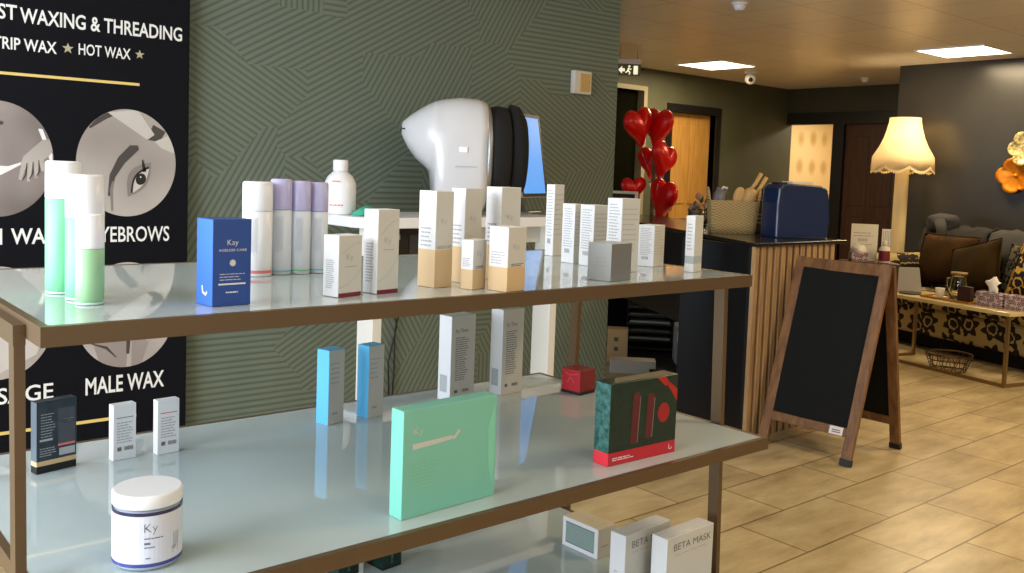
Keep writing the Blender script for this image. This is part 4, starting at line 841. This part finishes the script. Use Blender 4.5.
t = thing('leaflet_holder', 'narrow striped leaflet standing beside the white card sign', 'leaflet', Q(.125, .06), SR)
obj('leaflet', box_bm(((-.03, 0, 0), (.03, .004, .225))), M['petal'], t); bm = bmesh.new(); [bm_rect(bm, lambda x, z: (x, -.0005, z), -.024+.012*k, .10, -.018+.012*k, .215) for k in range(5)]; obj('stripe_print', bm, M['text'], t); obj('stand_foot', box_bm(((-.025, -.012, 0), (.025, .03, .006))), M['petal'], t)

# ------------------------------------------------------------------ sofa corner
SA = math.radians(-107.5)         # sofa length runs to the viewer's right
so = thing('floral_sofa', 'cream sofa with dark brown floral print against the charcoal wall', 'sofa', (7.70, 4.34, 0), SA)
SLn = 2.5                        # local x = length, local y = depth to the wall
obj('base', box_bm(((.10, .06, .13), (SLn-.10, .86, .36))), M['sofa'], so, bevel=.02)
obj('seat_cushion', box_bm(((.16, .03, .36), (SLn/2, .66, .47))), M['sofa'], so, bevel=.035, seg=3); obj('seat_cushion', box_bm(((SLn/2, .03, .36), (SLn-.16, .66, .47))), M['sofa'], so, bevel=.035, seg=3)
def rolled(x, y0, y1, w, h):
    prof = [(x-w*.35, .13), (x+w*.35, .13), (x+w*.35, h*.62)]+[(x+w*.55*math.cos(a), h-.12+.12*math.sin(a)) for a in [-.5+(PI+1.0)*k/10 for k in range(11)]]+[(x-w*.35, h*.62)]
    return loft([[(px, y, pz) for px, pz in prof] for y in (y0, y1)], smooth=False)
obj('dark_base', box_bm(((.12, .22, .0), (SLn-.12, .84, .13))), M['sofa_dark'], so)  # dark block added to stand for the shadow gap under the skirt
obj('arm', rolled(.09, .02, .86, .22, .76), M['sofa'], so, bevel=.008); obj('arm', rolled(SLn-.09, .02, .86, .22, .76), M['sofa'], so, bevel=.008)
sec = [[(x, y, z) for y, z in ((.66, .36), (.92, .30), (.98, .7), (1.0, .88), (.96, .95), (.88, .96), (.80, .91), (.72, .6))] for x in (.02, SLn-.02)]
obj('back', loft(sec, smooth=False), M['sofa'], so, bevel=.03)
for x in (.14, SLn-.14):
    for y in (.10, .82): obj('leg', lathe([(0, 0), (.018, 0), (.03, .13), (0, .13)], 12, off=(x, y, 0)), M['brown_door'], so)
S2 = lambda x, y, z: tuple(Vector((7.70, 4.34, 0))+Matrix.Rotation(SA, 3, 'Z') @ Vector((x, y, z)))
def cushion(name, label, x, y, z, w, h, th, m, lean, roll, group='scatter cushions on the sofa', yaw=0):
    t = thing(name, label, 'cushion', S2(x, y, z), SA+yaw, group); t.rotation_euler = (lean, roll, SA+yaw)
    bm = bmesh.new(); n = 14; top = {}
    for sgn in (-1, 1):
        for i in range(n+1):
            for j in range(n+1):
                a, b = 2*i/n-1, 2*j/n-1
                k = max(0, (1-a*a)*(1-b*b))**.42; e = 1-.07*(1-a*a)*abs(b)**3; e2 = 1-.07*(1-b*b)*abs(a)**3
                top[sgn, i, j] = bm.verts.new((a*w/2*e2, sgn*k*th/2, (b*h/2)*e))
        for i in range(n):
            for j in range(n): bm.faces.new([top[sgn, i, j], top[sgn, i+1, j], top[sgn, i+1, j+1], top[sgn, i, j+1]]).smooth = True
    bmesh.ops.remove_doubles(bm, verts=bm.verts[:], dist=1e-5); bmesh.ops.recalc_face_normals(bm, faces=bm.faces[:])
    obj('cover', bm, m, t)
    bm = bmesh.new(); e = [(-1, -1), (1, -1), (1, 1), (-1, 1), (-1, -1)]; bm_tube(bm, [(a*w/2*.995, 0, b*h/2*.995) for a, b in e], .006, 6); obj('piping', bm, m, t)
    return t
cushion('scatter_cushion', 'large brown velvet cushion at the lamp end of the sofa', .44, .60, .72, .60, .46, .18, M['brown_vel'], math.radians(-14), 0)
cushion('scatter_cushion', 'olive brown cushion standing tilted behind the tissue box', .86, .46, .70, .50, .44, .16, M['olive_vel'], math.radians(-20), math.radians(-16))
cushion('scatter_cushion', 'bold floral cushion at the right edge of the photo', 1.52, .40, .74, .46, .50, .15, floral('gold_floral', (206, 166, 72), (34, 26, 34), 5), math.radians(-16), math.radians(6))
cushion('scatter_cushion', 'dark patterned cushion between the olive and bold floral ones', 1.27, .56, .72, .40, .42, .14, floral('dark_floral', (96, 88, 68), (26, 24, 26), 9), math.radians(-16), 0)
def throw(name, label, pts, w0, w1, m):
    t = thing(name, label, 'throw', (0, 0, 0)); bm = bmesh.new(); n = 10; grid = []
    for i, (y, z) in enumerate(pts):
        rowv = []
        for k in range(n+1):
            x = w0+(w1-w0)*k/n; rowv.append(bm.verts.new(S2(x, y-.015*math.sin(k*1.7+i), z+.012*math.sin(k*2.3+i*1.1))))
        grid.append(rowv)
    for a, b in zip(grid, grid[1:]):
        for k in range(n): bm.faces.new((a[k], a[k+1], b[k+1], b[k])).smooth = True
    o = obj('blanket', bm, m, t); s = o.modifiers.new('thick', 'SOLIDIFY'); s.thickness = .02; s.offset = 1; return t
throw('sofa_throw', 'dark grey throw draped over the sofa back above brown cushion', [(.70, .66), (.73, .80), (.79, .965), (.90, 1.0), (1.01, .96), (1.04, .8)], .02, .70, mat('charcoal_throw', (26, 25, 24), .95))
throw('sofa_throw', 'lighter grey throw draped over the sofa back above olive cushion', [(.70, .70), (.73, .82), (.79, .965), (.90, 1.0), (1.01, .96), (1.04, .8)], .74, 1.45, M['cloth_grey'])
t = thing('folded_jacket', 'dark grey jacket bunched on the lamp end of the sofa back', 'jacket', S2(.16, .84, 1.03), SA)
bm = bmesh.new(); bmesh.ops.create_icosphere(bm, subdivisions=3, radius=.13)
for v in bm.verts: v.co *= 1+.14*math.sin(v.co.x*40+1)*math.cos(v.co.z*36)+.08*math.sin(v.co.y*50)
bm.transform(Matrix.Diagonal((1.25, .8, .7, 1))); obj('bundle', bm, mat('slate_cloth', (40, 40, 43), .9), t, smooth=True); bm = bmesh.new(); bm_tube(bm, [(.05, -.09, .02), (.1, -.12, -.06), (.09, -.13, -.18), (.05, -.12, -.25)], [.05, .045, .04, .035], 10); obj('sleeve', bm, M['cloth_grey'], t)

# floor lamp
lp = thing('floor_lamp', 'cream standard lamp with scalloped fringed shade, lit', 'floor lamp', (8.62, 4.44, 0)); lp.scale = (1.08, 1.08, 1.022)
obj('base', lathe([(0, 0), (.16, 0), (.16, .02), (.10, .045), (.05, .06), (0, .06)]), M['lampcream'], lp)
LT = math.radians(2.0)
bm = lathe([(0, .05), (.052, .05), (.060, .4), (.060, 1.0), (.058, 1.5), (.045, 1.54), (.02, 1.56), (0, 1.56)], 20); obj('pole', bm, M['lampcream'], lp)
n = 48; secs = []
for z, rad, sc_ in ((1.515, .292, 1), (1.60, .285, 0), (1.64, .262, 0), (1.70, .225, 0), (1.78, .188, 0), (1.86, .163, 0), (1.935, .148, 0), (1.972, .146, 0)):
    ringp = []
    for k in range(n):
        a = 2*PI*k/n; rr = rad*.90*(1+.012*math.cos(24*a)); zz = z-(.048*abs(math.sin(4*a+.4)) if sc_ else 0); ringp.append((rr*math.cos(a), rr*math.sin(a), zz))
    secs.append(ringp)
sh = obj('lamp_shade', loft(secs, caps=False), M['shade_fab'], lp); s = sh.modifiers.new('thick', 'SOLIDIFY'); s.thickness = .003
bm = bmesh.new(); ra = []; rb = []; nf = 144
for k in range(nf):
    a = 2*PI*k/nf; z = 1.515-.048*abs(math.sin(4*a+.4)); ra.append(bm.verts.new((.266*math.cos(a), .266*math.sin(a), z+.004))); rb.append(bm.verts.new((.267*math.cos(a), .267*math.sin(a), z-(.028 if k % 2 else .012))))
for k in range(nf): bm.faces.new((ra[k], ra[(k+1) % nf], rb[(k+1) % nf], rb[k]))
obj('fringe', bm, M['lampcream'], sh)
bm = bmesh.new(); bmesh.ops.create_uvsphere(bm, u_segments=16, v_segments=10, radius=.035); bm.transform(Matrix.Translation((0, 0, 1.80))); obj('bulb', bm, mat('glowing_bulb', (255, 230, 180), .5, emit=(1, .7, .3), es=30), lp, smooth=True)
bm = bmesh.new(); bm_tube(bm, [(0, 0, 1.55), (0, 0, 1.765)], .012, 8); obj('bulb_holder', bm, M['steel'], lp)
pl = bpy.data.lights.new('lamp_bulb', 'POINT'); pl.energy = 13; pl.color = (1, .76, .46); pl.shadow_soft_size = .06; po = bpy.data.objects.new('lamp_bulb', pl); COL.objects.link(po); po.location = (8.62, 4.44, 1.84)

# metal flowers on the dark wall
def flower(label, y, z, R_, np_, m, depth, ridges):
    t = thing('wall_flower', label, 'wall art', (XR, y, z), 0, 'metal flowers on the charcoal wall')
    bm = bmesh.new(); nt, nr_ = np_*12, 6; prev = None; c0 = bm.verts.new((-depth*.4, 0, 0))
    for i in range(1, nr_+1):
        q = i/nr_; ringp = []
        for k in range(nt):
            a = 2*PI*k/nt; rad = R_*q*(1-.22*q*(1-abs(math.cos(np_*a/2))**.6)); ringp.append(bm.verts.new((-depth*(.4+.6*q*q)-.006*math.cos(ridges*a)*q, rad*math.cos(a), rad*math.sin(a))))
        for k in range(nt):
            k2 = (k+1) % nt
            bm.faces.new((c0, ringp[k], ringp[k2]) if prev is None else (prev[k], ringp[k], ringp[k2], prev[k2])).smooth = True
        prev = ringp
    o = obj('petals', bm, m, t); s = o.modifiers.new('thick', 'SOLIDIFY'); s.thickness = .004
    bm = bmesh.new(); bmesh.ops.create_icosphere(bm, subdivisions=2, radius=R_*.14, matrix=Matrix.Translation((-depth*.4, 0, 0))); obj('flower_centre', bm, m, t, smooth=True)
    bm = bmesh.new(); bm_tube(bm, [(-depth*.4, 0, 0), (0, 0, 0)], .01, 8); obj('fixing_stem', bm, M['steel'], t)
flower('copper orange metal flower on the charcoal wall', 3.52, 1.49, .165, 5, M['brassart'], .06, 5)
flower('pale gilded ridged metal flower above the orange one', 3.42, 1.735, .165, 6, M['creamart'], .09, 30)
flower('second copper flower partly outside the right photo edge', 3.24, 1.52, .15, 5, M['creamart'], .075, 24)

# coffee table
TA = math.radians(-104)           # local x along the front edge to the right
tb = thing('coffee_table', 'cream topped coffee table on a brass tube frame', 'coffee table', (6.90, 3.66, 0), TA)
TL, TW, TZ = 1.10, .40, .525
obj('table_top', box_bm(((-.02, -.02, TZ-.028), (TL+.02, TW+.02, TZ))), M['table_top'], tb, bevel=.004)
for x in (0, TL-.022):
    for y in (0, TW-.022): obj('leg', box_bm(((x, y, 0), (x+.022, y+.022, TZ-.028))), M['steel'], tb)
for a in (((.022, 0, 0), (TL-.022, .022, .022)), ((.022, TW-.022, TZ-.05), (TL-.022, TW, TZ-.028)), ((0, .022, 0), (.022, TW-.022, .022)), ((TL-.022, .022, 0), (TL, TW-.022, .022))): obj('rail', box_bm(a), M['steel'], tb)
T2 = lambda x, y, z=TZ: tuple(Vector((6.90, 3.66, 0))+Matrix.Rotation(TA, 3, 'Z') @ Vector((x, y, z)))
def tissue_box(label, x, y, with_tissue, rz=0):
    t = thing('tissue_box', label, 'tissue box', T2(x, y), TA+rz, 'floral tissue boxes on the coffee table')
    obj('carton', box_bm(((-.095, -.055, 0), (.095, .055, .10))), M['floralbox'], t, bevel=.003); obj('slot_film', box_bm(((-.05, -.02, .0995), (.05, .02, .1008))), M['bag'], t)
    if with_tissue:
        bm = lathe([(.028, .10), (.04, .13), (.038, .15), (.05, .175), (.03, .19), (.018, .205), (0, .195)], 24, sy=.6)
        for v in bm.verts: v.co.x += .012*math.sin(v.co.z*70+v.co.y*60); v.co.z += .010*math.sin(v.co.x*130)
        obj('tissue', bm, M['tissue'], t)
tissue_box('floral tissue box with a tissue pulled up on the table', .845, .16, True)
tissue_box('floral tissue box without tissue at the right table end', 1.045, .20, False, .1)
t = thing('table_mat', 'glossy toffee coloured tray lying along the table', 'tray', T2(.52, .17), TA)
bm = bmesh.new(); bm_box(bm, (-.21, -.11, 0), (.21, .11, .006))
for a in (((-.21, -.11, .006), (.21, -.103, .016)), ((-.21, .103, .006), (.21, .11, .016)), ((-.21, -.103, .006), (-.203, .103, .016)), ((.203, -.103, .006), (.21, .103, .016))): bm_box(bm, *a)
obj('tray_body', bm, M['toffee'], t, bevel=.002)
t = thing('glass_carafe', 'clear lidded glass jug standing on the toffee tray', 'jug', T2(.55, .18, TZ+.006), TA)
obj('jug', lathe([(0, 0), (.055, 0), (.062, .01), (.066, .07), (.055, .13), (.05, .17), (.052, .19), (.049, .19), (.047, .17), (.052, .13), (.062, .07), (.057, .014), (0, .01)]), M['glass'], t); obj('lid', lathe([(0, .19), (.058, .19), (.058, .205), (0, .21)]), M['steel'], t)
bm = bmesh.new(); bm_tube(bm, [(-.052, 0, .16), (-.10, 0, .15), (-.105, 0, .09), (-.062, 0, .05)], .007, 8); obj('handle', bm, M['glass'], t)
t = thing('menu_block', 'small dark brown card block standing beside the glass jug', 'menu', T2(.66, .12, TZ+.006), TA)
obj('card', box_bm(((-.055, -.02, 0), (.055, .015, .115))), mat('dark_brown_card', (54, 32, 28), .5), t, bevel=.002); bm = bmesh.new(); rows(bm, lambda x, z: (x, -.0205, z), -.04, .04, .03, .09, 4, .15); obj('printed_text', bm, mat('brown_print', (96, 66, 54), .5), t)
t = thing('tea_cup', 'small white beaker at the lamp end of the toffee tray', 'cup', T2(.40, .17, TZ+.006), TA)
obj('cup_body', lathe([(0, 0), (.026, 0), (.034, .07), (.031, .07), (.024, .006), (0, .005)]), M['petal'], t); obj('saucer', lathe([(0, -.0), (.045, .002), (.05, .006), (.02, .003), (0, .003)]), M['petal'], t)
t = thing('coaster', 'round black coaster at the near left of the table top', 'coaster', T2(.16, .13), TA)
obj('pad', lathe([(0, 0), (.075, 0), (.078, .004), (.075, .010), (0, .010)]), M['black'], t); obj('rim', lathe([(.0782, .002), (.082, .004), (.082, .010), (.0782, .012)]), M['brown_door'], t)
t = thing('open_magazine', 'grey magazine propped open at the lamp end of the table', 'magazine', T2(.02, .24), TA-.4)
for a, sx_ in ((-.35, -1), (.35, 1)):
    bm = box_bm(((-.003, -.10, 0), (.003, .10, .20))); bm.transform(Matrix.Translation((sx_*.07, 0, 0)) @ Matrix.Rotation(-sx_*.33, 4, 'Y')); obj('cover', bm, M['magazine'], t)
wb = thing('wire_basket', 'round copper wire basket on the floor under the coffee table', 'basket', (6.90, 3.10, 0))
bm = bmesh.new()
for z, rad in ((.006, .12), (.045, .135), (.085, .15), (.125, .162)): bm_tube(bm, [(rad*math.cos(2*PI*k/28), rad*math.sin(2*PI*k/28), z) for k in range(29)], .0035 if z < .12 else .006, 5, caps=False)
obj('hoops', bm, M['wire'], wb); bm = bmesh.new()
for k in range(22):
    a = 2*PI*k/22; b = a+.25*(1 if k % 2 else -1); bm_tube(bm, [(.12*math.cos(a), .12*math.sin(a), .006), (.162*math.cos(b), .162*math.sin(b), .125)], .0028, 4, caps=False)
for k in range(5): bm_tube(bm, [(-.115+.01, -.08+.04*k, .006), (.105, -.08+.04*k, .006)], .0025, 4)
obj('ribs', bm, M['wire'], wb)
